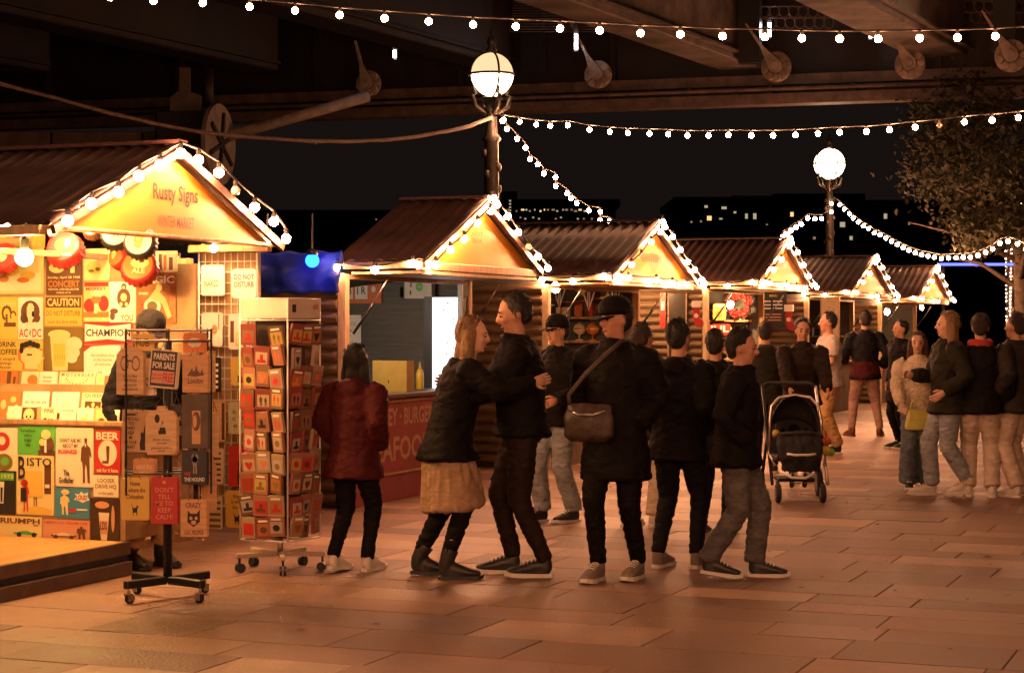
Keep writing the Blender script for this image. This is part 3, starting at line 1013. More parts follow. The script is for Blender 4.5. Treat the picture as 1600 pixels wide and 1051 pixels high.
    MB().box(bw, fw + 0.02, 0.06, wd - 0.06, 0.0, 0.06).build('floor', PINE, h)
    if depth < 2:
        MB().add([(bw - 0.1, -0.05, ze - 0.30), (-depth, -0.05, ze - 0.02), (-depth, wd + 0.05, ze - 0.02), (bw - 0.1, wd + 0.05, ze - 0.30)], [(0, 1, 2, 3)]).build('rear_roof', mat('roofing felt', (0.03, 0.03, 0.035), 0.9), h)
        MB().add([(-depth, 0, ze), (-depth, wd, ze), (-depth, hw, za), (-depth + 0.02, 0, ze), (-depth + 0.02, wd, ze), (-depth + 0.02, hw, za)],
                 [(2, 1, 0), (3, 4, 5), (0, 1, 4, 3), (1, 2, 5, 4), (2, 0, 3, 5)]).build('rear_gable', LOGM, h)
    # strings of bulbs on the gable
    if hi == 0:
        pxs = [(8, 356, -0.6), (38, 402, -0.35), (106, 345, 0.15), (143, 318, 0.15), (185, 300, 0.15), (217, 275, 0.15), (250, 258, 0.15), (282, 240, 0.15), (310, 250, 0.14), (342, 270, 0.14), (368, 298, 0.14), (398, 324, 0.14), (428, 346, 0.14), (447, 373, 0.14), (416, 376, -0.05), (334, 388, -0.15)]
        pts = [row(w_, row_t(px, w_), row_z(px, py, w_)) for px, py, w_ in pxs]
        order = [0] + list(range(2, 14))
        string_lights('bulbs along the big amber gable edge of the tin sign hut', [pts[i] for i in order], 0.034, group='bulbs along the hut gables', unlit=(9,))
        for i, (lb, rr) in ((1, ('very bright bare bulb hung in front of the posters at the left edge', 0.055)), (14, ('bare bulb under the right corner of the amber gable', 0.032)), (15, ('bare bulb on the beam above the wire grid panel', 0.028))):
            tb = thing('hanging_bulb', lb, 'bulb', T(*pts[i]))
            b = obj('bulb', BALL if i != 1 else FLOOD, tb, Matrix.Scale(rr, 4))
            obj('socket', SOCKME, b)
            MB().tube([(0, 0, rr * 2), (0.01, 0.02, 0.2), (0, 0, ze - 0.06 - pts[i].z if i != 1 else 0.24)], 0.006, 5).build('flex', CABLE, tb)
    else:
        nn = 5 if hi < 3 else 4
        pts = []
        for k in range(nn):
            f = 0.04 + 0.9 * k / (nn - 1)
            pts.append(row(0.13, t0 + hw * f, ze + rise * f - 0.055 + 0.015 * math.sin(k * 2.3)))
        pts.append(row(0.13, ta, za + 0.03))
        for k in range(nn + 1):
            f = 0.09 + 0.97 * k / nn
            pts.append(row(0.11, ta + hw * f, za - rise * f + 0.035 + 0.02 * math.sin(k * 1.7)))
        string_lights('bulbs along the gable edge of the %s hut from the left' % ORD[hi], pts, 0.032 if hi < 3 else 0.036, far=hi > 2, group='bulbs along the hut gables', drop=0.03, unlit=((), (9,), (2,), (), (), ())[hi])
        pts = [row(-0.75 + 0.18 * k, t0 - 0.06, ze - 0.05 + 0.03 * math.sin(k * 2.0)) for k in (0, 2, 4)]
        if hi >= 2:
            pts += [row(0.13, t0 + wd * f, ze - 0.05 + 0.02 * math.sin(f * 20)) for f in ((0.1, 0.42, 0.62, 0.8, 1.05) if hi < 4 else (0.5, 1.05))]
        string_lights('bulbs along the eaves of the %s hut from the left' % ORD[hi], pts, 0.032, far=hi > 2, group='bulbs along the hut eaves', drop=0.03)

def hut_local(hi, px, py, w, ):
    p = row(w, row_t(px, w), 0)
    return p

# gable lettering on the facing boards (part of each hut)
def gable_text(hi, s, px0, px1, py0, py1, m, bold=0.01):
    h = HUT[hi]
    y0, y1 = row_t(px0, 0.003) - h['t0'], row_t(px1, 0.003) - h['t0']
    pm = (px0 + px1) / 2
    z0, z1 = row_z(pm, py1, 0.003), row_z(pm, py0, 0.003)
    mb = MB()
    put_text(mb, s, y0, y1, z0, z1, 0.0, frame((0.004, 0, 0), (0, 1, 0), (0, 0, 1), (1, 0, 0)), bold)
    mb.build('lettering', m, h['o'])
gable_text(0, 'Rusty Signs', 239, 309, 289, 322, INK, 0.02)
gable_text(0, 'WINTER MARKET', 246, 303, 338, 356, BRN)
gable_text(1, 'HOT\nBAR', 737, 755, 362, 380, BRN)
gable_text(2, 'BRITISH', 1003, 1032, 396, 410, BRN)
gable_text(3, 'FOOD', 1208, 1228, 405, 416, BRN)

# ------------------------------------------------------------------ generic flat signs
def place_perp(px0, py0, px1, py1, t):
    """centre matrix, width, height of a plate facing the camera end of the row, on cross plane t"""
    w0, w1 = cross_w(px0, t), cross_w(px1, t)
    pm = (px0 + px1) / 2
    z1, z0 = cross_z(pm, py0, t), cross_z(pm, py1, t)
    return frame(row((w0 + w1) / 2, t, (z0 + z1) / 2), N, Z, -U), w1 - w0, z1 - z0

def sign(name, label, cat, M, w, h, bg, prints=(), th=0.006, corner=0.0, group=None, shape=None, border=None):
    """flat plate with printed shapes: coordinates of prints run 0..1 over the plate from its lower left"""
    poly = shape if shape else (rrect(-0.5, 0.5, -0.5, 0.5, 0.0001, 0) if corner <= 0 else None)
    mb = MB()
    if poly is not None:
        mb.prism([(x * w, y * h) for x, y in poly], -th, 0)
    else:
        mb.prism(rrect(-w / 2, w / 2, -h / 2, h / 2, corner * min(w, h)), -th, 0)
    o = mb.build(name, bg)
    o.matrix_world = M
    tag(o, label, cat, group)
    lay = 0.0012
    for k, pr in enumerate(prints):
        kind, m = pr[0], pr[1]
        pm = MB()
        z = lay * (k + 1)
        if kind == 'text':
            _, _, s, x0, x1, y0, y1 = pr[:7]
            put_text(pm, s, (x0 - 0.5) * w, (x1 - 0.5) * w, (y0 - 0.5) * h, (y1 - 0.5) * h, z, bold=pr[7] if len(pr) > 7 else 0.015)
            pm.build('lettering', m, o)
        else:
            for pl in pr[2:]:
                pm.poly([((x - 0.5) * w, (y - 0.5) * h, z) for x, y in pl])
            pm.build('picture', m, o)
    return o

# picture shapes in 0..1 plate units
def P_man(x, y, s):
    """standing man silhouette, feet at y, height s"""
    a = [(-.10, 0), (-.02, 0.02), (-.03, .3), (0.0, .42), (.04, .3), (.06, .02), (.14, 0), (.13, .3), (.13, .62), (.17, .55), (.2, .6), (.15, .78), (.05, .84), (.04, .9), (.05, .96), (0, 1), (-.05, .96), (-.04, .88), (-.05, .84), (-.15, .78), (-.17, .5), (-.12, .45), (-.1, .3)]
    return [(x + p[0] * s, y + p[1] * s) for p in a]
def P_cat(x, y, s):
    a = [(-.25, 0), (-.2, .0), (-.17, .2), (.1, .22), (.12, 0), (.18, 0), (.2, .3), (.22, .5), (.3, .55), (.28, .68), (.22, .64), (.15, .74), (.1, .55), (-.15, .5), (-.28, .6), (-.36, .8), (-.4, .78), (-.3, .5), (-.26, .3)]
    return [(x + p[0] * s, y + p[1] * s) for p in a]
def P_cat_back(x, y, s):
    a = [(-.14, 0), (.14, 0), (.18, .25), (.12, .5), (.14, .62), (.1, .75), (.05, .68), (-.05, .68), (-.1, .75), (-.14, .62), (-.12, .5), (-.18, .25)]
    return [(x + p[0] * s, y + p[1] * s) for p in a]
def P_glass(x, y, s, tp=0.2, bt=0.13):
    return [(x - bt * s, y), (x + bt * s, y), (x + tp * s, y + s), (x - tp * s, y + s)]
def P_car(x, y, s):
    a = [(-.5, .05), (-.4, 0), (.4, 0), (.5, .08), (.48, .16), (.25, .2), (.1, .33), (-.15, .33), (-.28, .2), (-.5, .17)]
    return [(x + p[0] * s, y + p[1] * s) for p in a]
def P_head(x, y, s):
    a = [(-.2, -.5), (.15, -.5), (.12, -.3), (.22, -.25), (.24, -.1), (.32, -.02), (.25, .08), (.26, .3), (.1, .45), (-.15, .45), (-.3, .25), (-.3, -.1), (-.2, -.25)]
    return [(x + p[0] * s, y + p[1] * s) for p in a]
def P_rect(x0, x1, y0, y1):
    return [(x0, y0), (x1, y0), (x1, y1), (x0, y1)]
def P_heart(x, y, s):
    return [(x + s * 0.5 * (math.sin(a) ** 3), y + s * 0.5 * (0.8 * math.cos(a) - 0.35 * math.cos(2 * a) - 0.12 * math.cos(3 * a))) for a in [2 * math.pi * k / 16 for k in range(16)][::-1]]
# ------------------------------------------------------------------ tin sign stall: plinth, display boards
H0 = HUT[0]
pl = thing('plinth', 'low timber plinth with a dark stepped edge under the sign display', 'plinth', frame(row(0, 0), N, U, Z))
ORANGEF = mat('orange floor board', (0.5, 0.23, 0.07), 0.5, var=0.15, scale=3, stretch=(5, 0.5, 1))
MB().box(-1.9, -0.03, -4.2, 0.0, 0.185, 0.21).build('deck_board', ORANGEF, pl)
MB().box(-0.03, 0.0, -4.2, 0.02, 0.13, 0.212).build('edge_strip', mat('dark oak strip', (0.1, 0.06, 0.035), 0.5, var=0.2), pl, bevel=0.004)
MB().box(-0.06, -0.02, -4.2, 0.01, 0.09, 0.128).build('groove', DKMETAL, pl)
MB().box(-0.05, 0.012, -4.2, 0.02, 0.0, 0.088).build('skirting', mat('dark skirting', (0.09, 0.055, 0.035), 0.55, var=0.2), pl, bevel=0.004)
MB().box(-1.9, -0.06, -4.2, 0.0, 0.0, 0.184).build('core', DKMETAL, pl)

TL, TM, TU = 0.02, 0.42, 0.80        # cross planes of the low face, tiered racks and upper board
disp = thing('sign_display', 'tiered display stand packed with tin signs inside the first hut', 'display stand', frame(row(0, 0, 0.211), N, U, Z))
DI = disp.matrix_world.inverted()
zt = cross_z(100, 664, TL)
BOARD = mat('display board', (0.4, 0.26, 0.12), 0.6, var=0.15, scale=4)
def dpart(mb, name, m):
    mb.v = [DI @ p for p in mb.v]
    return mb.build(name, m, disp)
RF = frame(P0, N, U, Z)
dpart(MB().box(-1.5, -0.05, TL + 0.012, TU, 0.213, zt, RF), 'base_cabinet', BOARD)
dpart(MB().box(-1.5, -0.03, TL - 0.01, TU - 0.002, zt + 0.002, zt + 0.028, RF), 'shelf', PINE)
dpart(MB().box(-1.75, 0.0, TU + 0.012, TU + 0.04, zt + 0.03, H0['ze'] - 0.18, RF), 'upper_board', BOARD)
dpart(MB().box(-1.5, -0.05, TM + 0.01, TM + 0.02, zt + 0.03, zt + 0.25, RF), 'tier_back', BOARD)
dpart(MB().box(-1.5, -0.05, TM + 0.02, TU + 0.01, zt + 0.21, zt + 0.23, RF), 'tier_shelf', PINE)

def tin(label, rect, t, bg, prints=(), **kw):
    M, w, h = place_perp(*rect, t)
    kw.setdefault('corner', 0.04)
    return sign(kw.pop('name', 'tin_sign'), label, kw.pop('cat', 'sign'), M, w, h, bg, prints, **kw)
G_TIN = 'tin signs on the first hut display'
# --- low face
tin('round red and cream tin sign at the far left over a dark disc', (-14, 668, 27, 735), TL, CREAM, [('pic', RED, ell(.42, .68, .3, .22)), ('pic', CREAM, ell(.42, .7, .14, .1)), ('pic', OLV, ell(.5, .2, .34, .2)), ('pic', GRN, ell(.55, .22, .15, .1))], group=G_TIN)
tin('bright green tin sign with dark lettering and a beer glass', (28, 665, 86, 711), TL, GRN, [('pic', BRN, ell(.78, .35, .2, .33), P_rect(.55, 1, 0, .18)), ('pic', PYEL, ell(.76, .72, .13, .16), ell(.66, .45, .08, .12)), ('pic', WHITE, P_rect(.72, .78, .1, .55)), ('text', INK, 'Somewhere\nwith a\nbright\nidea', .08, .48, .3, .9)], group=G_TIN)
tin('tall yellow tin sign lettered BISTO with two walking figures', (26, 711, 84, 804), TL, PYEL,
    [('pic', BRN, P_rect(.75, .93, .36, .84), P_man(.5, .14, .38)), ('pic', YEL, P_rect(.25, .72, .3, .74), ell(.55, .07, .42, .07)), ('pic', RED, P_man(.25, .05, .52), ell(.22, .53, .1, .06)),
     ('pic', INK, P_rect(.12, .28, .22, .45)), ('pic', WHITE, P_rect(.78, .9, .46, .52)), ('text', INK, 'B', .06, .25, .6, .98), ('text', INK, 'ISTO', .3, .96, .82, .96)], group=G_TIN)
tin('cream tin sign with a standing man silhouette and BUSINESS in red', (87, 668, 146, 760), TL, CREAM,
    [('pic', BRN, P_man(.8, .06, .78)), ('pic', WHITE, P_rect(.78, .81, .68, .74)), ('text', BRN, "DON'T ASK ME\nABOUT MY", .12, .68, .66, .82), ('text', RED, 'BUSINESS', .08, .58, .56, .63, .03), ('text', INK, 'The\nGodfather', .1, .5, .06, .28, .03)], group=G_TIN)
tin('red tin sign lettered BEER over a cream oval with a glass', (148, 672, 188, 740), TL, RED,
    [('pic', CREAM, ell(.5, .48, .37, .3)), ('pic', BRN, P_glass(.52, .3, .34), P_rect(.3, .55, .24, .3)), ('text', CREAM, 'BEER', .07, .95, .78, .96, .03), ('text', CREAM, 'ask for it here', .1, .92, .04, .13)], group=G_TIN)
tin('small cream tin sign with pale brown lettering under the red BEER sign', (146, 742, 185, 776), TL, CREAM, [('text', OLV, 'LOOSER\nDRIVE HQ', .08, .92, .35, .85), ('text', OLV, 'on this table', .2, .8, .12, .24)], group=G_TIN)
tin('blue tin sign with a running figure and a red burst', (86, 762, 140, 809), TL, BLU,
    [('pic', WHITE, [(.55, .62), (.62, .72), (.58, .82), (.7, .8), (.76, .9), (.84, .82), (.96, .88), (.94, .74), (1, .62), (.9, .58), (.8, .52), (.7, .58)]), ('pic', PYEL, P_man(.28, .1, .75), ell(.3, .86, .12, .09)), ('text', RED, 'LOUD', .62, .94, .62, .78, .03), ('pic', RED, P_rect(.42, .62, .2, .32)), ('pic', WHITE, P_rect(.64, .95, .27, .32))], group=G_TIN)
tin('dark tin sign with a tall pale beer glass by the plinth corner', (141, 778, 186, 848), TL, mat('dark brown enamel', (0.06, 0.035, 0.022), 0.4, var=0.2), [('pic', CREAM, P_glass(.48, .06, .62, .3, .16)), ('pic', SKINP, P_rect(.35, .6, .2, .5)), ('pic', PINK, ell(.42, .85, .25, .08), ell(.8, .55, .06, .3)), ('text', BRN, 'LDS', .36, .6, .3, .48)], group=G_TIN)
tin('yellow tin sign lettered TRIUMPH with a green open car', (-12, 806, 65, 841), TL, PYEL, [('pic', GRN, P_car(.68, .2, .5)), ('pic', INK, ell(.55, .2, .05, .11), ell(.85, .2, .05, .11), P_rect(.84, .94, .6, .64)), ('text', BRN, 'TRIUMPH', .02, .97, .68, .92, .03)], group=G_TIN)
tin('salmon tin sign with an outlined classic car at the bottom of the display', (67, 812, 140, 846), TL, PINK, [('pic', BRN, P_car(.45, .22, .55)), ('pic', CREAM, P_car(.45, .27, .45)), ('pic', BRN, ell(.28, .22, .05, .1), ell(.62, .22, .05, .1), P_man(.83, .15, .6)), ('text', RED, 'AMERICAN DREAM CAR', .03, .97, .82, .94)], group=G_TIN)
tin('dark green tin sign with a pint of stout at the far left', (-14, 735, 24, 803), TL, BLACKP, [('pic', GRN, P_rect(.05, .95, .78, .96)), ('pic', WHITE, P_glass(.45, .25, .5, .2, .13)), ('pic', INK, P_glass(.45, .28, .34, .14, .1)), ('text', PYEL, '1973', .45, .92, .82, .92)], group=G_TIN)
# --- little signs standing in the tiers
rs = random.Random(5)
def small(label, rect, t, bg, prints=(), lean=-0.16):
    M, w, h = place_perp(*rect, t)
    M = M @ RX(lean) @ RZ(rs.uniform(-0.015, 0.015))
    return sign('small_sign', label, 'sign', M, w, h, bg, prints, corner=0.03, group='small signs leaning in the display tiers')
T1, T2, T3 = TL + 0.1, TL + 0.28, TM + 0.2
small('tiny tilted white card at the left of the bottom tier', (11, 634, 33, 663), T1, WHITE, [('pic', CREAM, ell(.5, .3, .2, .15))])
small('tiny dark card with a pale dog face in the bottom tier', (34, 636, 56, 663), T1, BRN, [('pic', PYEL, ell(.5, .55, .38, .4)), ('pic', INK, ell(.36, .45, .07, .08), ell(.64, .45, .07, .08), ell(.5, .3, .08, .06))])
small('plain tan card between dog face and pink lettering in the bottom tier', (56, 635, 63, 663), T1 + .04, TANW2)
small('tiny cream card lettered PINK in the bottom tier', (64, 636, 88, 664), T1, CREAM, [('text', RED, 'PINK', .2, .85, .68, .92), ('pic', BRN, ell(.3, .3, .12, .12), P_heart(.65, .25, .35))])
small('tiny white card with one dark line of print in the bottom tier', (93, 637, 118, 666), T1, WHITE, [('text', OLV, 'ANTIQUES', .15, .9, .8, .9), ('text', PINK, 'and junk', .3, .75, .6, .7)])
small('tiny white card with a pale flower in the bottom tier', (120, 637, 146, 667), T1, WHITE, [('pic', PYEL, ell(.45, .4, .2, .15), ell(.6, .6, .12, .1))])
small('tiny yellow framed card with a brown arch in the bottom tier', (147, 637, 171, 668), T1, YEL, [('pic', PYEL, P_rect(.12, .88, .1, .9)), ('pic', BRN, ell(.5, .1, .3, .4, 10, 0, math.pi))])
small('tiny cream card at the right end of the bottom tier', (173, 640, 186, 668), T1, CREAM, [('pic', INK, ell(.75, .2, .1, .05))])
small('orange speckled sign at the left of the middle tier', (-6, 611, 31, 662), T2, ORG, [('pic', PYEL, ell(.3, .6, .12, .15), ell(.6, .3, .16, .1), ell(.7, .75, .12, .1)), ('pic', CREAM, ell(.85, .4, .12, .2))])
small('white sign with one row of grey marks in the middle tier', (35, 611, 76, 645), T2, WHITE, [('text', OLV, 'm m m m', .1, .9, .42, .55), ('text', OLV, '. . . .', .08, .9, .08, .14)])
small('plain white sign in the centre of the middle tier', (81, 612, 123, 645), T2, WHITE, [('pic', CREAM, ell(.55, .4, .15, .12))])
small('cream sign lettered QUEEN with a brown picture in the middle tier', (127, 613, 165, 648), T2, CREAM, [('text', OLV, 'QUEEN', .1, .9, .76, .94), ('pic', BRN, P_rect(.16, .82, .04, .6)), ('pic', PYEL, ell(.5, .45, .07, .12), ell(.3, .3, .06, .1), ell(.68, .3, .06, .1), ell(.5, .16, .07, .1))])
small('narrow yellow sign right of QUEEN in the middle tier', (166, 613, 180, 648), T2, PYEL, [('pic', YEL, P_rect(.1, .5, .05, .9))])
small('brown and red sign at the left of the top tier', (-6, 578, 27, 611), T3, ORG, [('pic', BRN, P_rect(.5, .7, .05, .95), P_rect(.8, .92, .05, .7))])
small('cream sign with a brown vase shape in the top tier', (33, 580, 60, 613), T3, CREAM, [('pic', ORG, ell(.65, .6, .3, .25)), ('pic', ORG, P_rect(.6, .95, .05, .5))])
small('plain pale sign with faint text lines in the top tier', (61, 580, 89, 613), T3, WHITE, [('text', OLV, 'home\nsweet\nhome', .2, .7, .3, .8)])
small('wide cream sign with a fan of dark dots in the top tier', (92, 581, 148, 613), T3, CREAM, [('text', OLV, 'M O T E R B I K E', .06, .95, .78, .95)] + [('pic', BRN, *[ell(.5 + .3 * math.cos(R(a)), .72 + .3 * math.sin(R(a)), .018, .03, 6) for a in range(190, 351, 20)])])
small('yellow and white sign with an amber bottle in the top tier', (150, 580, 181, 613), T3, WHITE, [('pic', PYEL, P_rect(.05, .35, .05, .9)), ('pic', ORG, P_rect(.42, .68, .05, .8)), ('pic', BRN, P_rect(.05, .3, .92, .97))])
# --- upper board
tin('large pale yellow poster with loaves at the left edge', (-14, 352, 68, 459), TU, PYEL, [('pic', CREAM, P_rect(.05, .95, .05, .3)), ('pic', YEL, ell(.35, .33, .2, .07), ell(.7, .27, .15, .06)), ('pic', ORG, ell(.25, .22, .1, .05), ell(.62, .2, .12, .04)), ('pic', RED, ell(.12, .55, .18, .1), ell(.5, .9, .12, .08))], group=G_TIN)
tin('dark brown concert poster with pale hands and block lettering', (72, 398, 128, 461), TU, BRN, [('pic', PYEL, ell(.3, .68, .22, .13), P_rect(.68, .8, .55, .8)), ('text', CREAM, 'Sunday, April 28 1968', .05, .95, .4, .47), ('text', ORG, 'CONCERT', .06, .94, .2, .36, .02), ('text', CREAM, 'FESTIVAL AND BALLROOM', .08, .92, .12, .17), ('text', CREAM, 'OPENS AT 8', .3, .7, .04, .08)], group=G_TIN)
tin('yellow warning sign lettered CAUTION DO NOT DISTURB', (70, 463, 128, 509), TU, YEL, [('pic', BRN, P_rect(.02, .98, .62, .98)), ('text', PYEL, 'CAUTION', .07, .93, .67, .94, .03), ('text', OLV, 'DO NOT DISTURB', .05, .96, .34, .52), ('text', OLV, 'until the first drink', .1, .9, .08, .2)], group=G_TIN)
tin('white poster lettered AC DC in red under a curly haired head', (28, 464, 67, 530), TU, WHITE, [('pic', BRN, ell(.5, .65, .38, .27), ell(.25, .5, .15, .12), ell(.76, .5, .14, .1)), ('pic', CREAM, P_head(.52, .62, .52)), ('pic', INK, ell(.62, .6, .06, .07)), ('text', RED, 'AC', .06, .42, .05, .25, .02), ('text', RED, 'DC', .6, .96, .05, .25, .02), ('pic', INK, [(.5, .25), (.56, .16), (.52, .16), (.54, .06), (.46, .15), (.5, .15)])], group=G_TIN)
tin('yellow poster with two dark mug outlines at the far left', (-14, 464, 27, 530), TU, YEL, [('pic', BRN, P_rect(.5, .95, .3, .4), *ring(.6, .62, .12, .2, 10)[:7], *ring(.85, .55, .08, .13, 10)[:6], P_rect(.56, .64, .36, .6)), ('text', PYEL, 'COFFEE', .2, .95, .78, .88)], group=G_TIN)
tin('yellow poster lettered DRINK COFFEE with a winking man', (-14, 531, 67, 579), TU, YEL, [('pic', ORG, P_head(.78, .45, .85)), ('pic', PYEL, P_head(.8, .42, .72)), ('pic', INK, *[ell(.62 + .07 * k, .9 - .04 * abs(k - 2), .06, .1, 8) for k in range(5)]), ('pic', INK, P_rect(.7, .8, .5, .55)), ('pic', INK, ell(.6, .68, .04, .12)), ('text', INK, 'DRINK\nCOFFEE', .12, .52, .52, .95, .02), ('text', BRN, 'do stupid\nthings\nfaster', .12, .48, .06, .44)], group=G_TIN)
tin('olive poster with a foaming beer mug in a fist', (68, 511, 130, 579), TU, OLV, [('pic', PYEL, P_glass(.42, .0, .85, .3, .22), ell(.4, .84, .28, .1)), ('pic', YEL, P_rect(.26, .55, .1, .62)), ('pic', CREAM, ell(.78, .62, .2, .16), ell(.76, .42, .16, .14), ell(.72, .28, .14, .1)), ('pic', OLV, *[P_rect(.3 + .06 * k, .31 + .06 * k, .26, .36) for k in range(5)])], group=G_TIN)
tin('pale yellow landscape poster behind the hanging bottle caps', (131, 388, 171, 438), TU, PYEL, [('pic', YEL, ell(.4, .4, .3, .2)), ('pic', OLV, ell(.3, .3, .12, .05), ell(.55, .35, .1, .06))], group=G_TIN)
tin('red and cream market scene poster left of the ornate head', (131, 440, 170, 502), TU, PYEL, [('pic', RED, P_rect(.02, .98, .88, .99), ell(.25, .4, .25, .18), ell(.8, .45, .2, .2)), ('pic', ORG, P_rect(.0, 1, .1, .24), ell(.5, .55, .2, .1)), ('pic', CREAM, ell(.55, .72, .3, .1), P_rect(.42, .56, .2, .45)), ('text', RED, 'MARKET', .1, .9, .78, .86)], group=G_TIN)
tin('white poster with an ornate brown pointing figure lettered YOU', (171, 440, 212, 504), TU, WHITE, [('pic', BRN, ell(.55, .6, .26, .24), ell(.55, .88, .1, .08), ell(.18, .28, .16, .07), ell(.12, .16, .1, .1)), ('pic', PYEL, ell(.55, .62, .12, .1), ell(.55, .86, .05, .04), ell(.45, .45, .06, .05), ell(.65, .45, .06, .05)), ('text', OLV, 'YOU', .42, .92, .04, .2, .02)], group=G_TIN)
tin('white banner sign lettered CHAMPION with a notched outline', (131, 503, 206, 537), TU, RED, [('pic', WHITE, [(0.02, .1), (.5, .22), (.98, .1), (.98, .92), (.5, .8), (.02, .92)]), ('text', INK, 'CHAMPION', .05, .97, .34, .68, .02)], group=G_TIN)
tin('large white poster with a red top edge beside the sign rack', (131, 539, 188, 582), TU, WHITE, [('pic', RED, [(0, 1), (0, .75), (.2, .95), (.7, 1)]), ('text', PINK, 'the smallest shop\nin the market\nall welcome', .2, .85, .25, .7)], group=G_TIN)
tin('orange poster lettered MAGIC with a juggling figure', (214, 427, 275, 506), TU, mat('rust orange print', (0.45, 0.17, 0.05), .5, var=.3, scale=12), [('text', WHITE, 'MAGIC', .04, .96, .8, .95, .03), ('pic', WHITE, ell(.4, .35, .22, .17)), ('pic', OLV, ell(.4, .35, .13, .1)), ('pic', PYEL, [(.3, .5), (.55, .75), (.6, .62), (.75, .5), (.9, .15), (.8, .1), (.65, .4), (.55, .45), (.4, .48)], ell(.58, .72, .08, .07)), ('pic', CREAM, P_rect(.06, .3, .58, .63))], group=G_TIN)
tin('small cream sign with brown bottle columns above MAGIC', (243, 392, 277, 425), TU, CREAM, [('pic', BRN, P_rect(.15, .3, .1, .85), P_rect(.62, .8, .1, .7)), ('pic', ORG, P_rect(.38, .52, .1, .8))], group=G_TIN)
tin('small yellow hanging card under the eaves at the left', (50, 358, 70, 388), TU - 0.25, YEL, [('text', OLV, 'BAR', .2, .8, .65, .82)], group=G_TIN)

# --- crown cap signs
def bottle_cap(label, px, py, rpx, t, rim, face, prints, yaw=0.0, pitch=0.0):
    M, w, h = place_perp(px - rpx, py - rpx, px + rpx, py + rpx, t)
    M = M @ RY(yaw) @ RX(pitch)
    r = h / 2
    nt_ = 21
    vs = []
    rows_ = [(0.80, 0.03, 0), (0.88, 0.028, 0), (0.97, 0.005, 0.35), (1.05, -0.05, 1.0), (1.03, -0.055, 1.0)]
    nn = nt_ * 4
    for (f, z, fl_) in rows_:
        for k in range(nn):
            a = 2 * math.pi * k / nn
            rr = r * f * (1 + 0.045 * fl_ * math.cos(nt_ * a))
            vs.append((rr * math.cos(a), rr * math.sin(a), z * r / 0.12))
    fs = []
    for i in range(len(rows_) - 1):
        for k in range(nn):
            fs.append((i * nn + k, (i + 1) * nn + k, (i + 1) * nn + (k + 1) % nn, i * nn + (k + 1) % nn))
    mb = MB().add(vs, fs)
    o = mb.build('bottle_cap_sign', rim, smooth=True)
    o.matrix_world = M
    tag(o, label, 'sign', 'giant crown cap signs hanging in the first hut')
    z = 0.03 * r / 0.12
    MB().poly([(x, y, z) for x, y in ell(0, 0, r * .8, r * .8, 32)]).build('face', face, o)
    for k, pr in enumerate(prints):
        pm = MB()
        if pr[0] == 'text':
            put_text(pm, pr[2], pr[3] * r, pr[4] * r, pr[5] * r, pr[6] * r, z + .0015 * (k + 1))
            pm.build('lettering', pr[1], o)
        else:
            for q in pr[2:]:
                pm.poly([(x * r, y * r, z + .0015 * (k + 1)) for x, y in q])
            pm.build('picture', pr[1], o)
TC = 0.30
bottle_cap('red crown cap sign with cream ring lettering, tilted, at the left', 100, 388, 29, TC, RED, RED, [('pic', ORG, ell(0, .1, .45, .4)), ('pic', CREAM, ell(.25, .2, .15, .3)), ('text', CREAM, 'FOR LAGER', -.6, .6, -.62, -.42)], 0.25, -0.5)
bottle_cap('black crown cap sign with cream face left of the pale oval one', 180, 366, 24, TC, BLACKP, CREAM, [('pic', BRN, ell(.1, .1, .3, .35)), ('pic', WHITE, ell(.1, .05, .18, .25))], 0.4, -0.3)
bottle_cap('black crown cap sign with a pale oval face and tan figure', 218, 378, 26, TC - .1, BLACKP, WHITE, [('pic', TANW2, ell(0, 0, .28, .5)), ('pic', PYEL, ell(.0, .2, .15, .2))], 0.3, -0.2)
bottle_cap('large red crown cap sign with orange face lowest of the cluster', 217, 416, 29, TC + .1, RED, ORG, [('pic', PYEL, ell(.1, .1, .5, .3)), ('pic', BRN, ell(.2, .2, .15, .1)), ('text', CREAM, 'ALE', -.3, .4, -.5, -.2)], 0.35, -0.35)
bottle_cap('small red crown cap sign between the black ones and the poster', 184, 400, 20, TC + .2, RED, ORG, [('pic', PYEL, ell(-.2, .1, .3, .4))], -0.4, -0.2)
bottle_cap('dark crown cap sign just under the gable board', 146, 358, 17, TC, BRN, PYEL, [('pic', BRN, ell(0, .2, .4, .3))], 0.1, -0.7)
bottle_cap('red crown cap sign behind the bright bulb', 5, 402, 24, TC + .2, RED, RED, [('pic', CREAM, ell(0, 0, .4, .4))], 0.2, -0.3)
bottle_cap('red and white crown cap sign left of the gable corner', 88, 358, 18, TC + .1, RED, WHITE, [('pic', RED, ell(0, 0, .4, .4))], -0.2, -0.4)
# lamps inside the stall, above the posters behind the gable board
WORKL = emis('work lamp lens', (1.0, 0.54, 0.20), 270.0)
WORKL2 = emis('work lamp lens dim', (1.0, 0.54, 0.20), 130.0)
for k, (w_, t_) in enumerate(((-1.15, -0.55), (-0.55, 0.15), (-0.45, 1.7))):
    p = row(w_, t_, H0['ze'] + (0.06, 0.2, 0.1)[k])
    wl = thing('work_lamp', ('round work lamp under the first hut roof, over the posters at the left', 'round work lamp under the first hut roof, over the crown caps', 'round work lamp under the first hut roof, beside the wire grid panel')[k], 'lamp', T(*p), 'work lamps in the first hut')
    MB().lathe([(0.05, 0.06), (0.075, 0.04), (0.08, 0.0), (0.07, 0.0)], 16).build('housing', DKMETAL, wl, smooth=True)
    MB().lathe([(0.068, 0.0), (0.06, -0.022), (0.02, -0.032)], 16).build('lens', WORKL if k < 2 else WORKL2, wl, smooth=True)
    MB().tube([(0, 0, 0.05), (0, 0, 0.12)], 0.006, 5).build('flex', CABLE, wl)

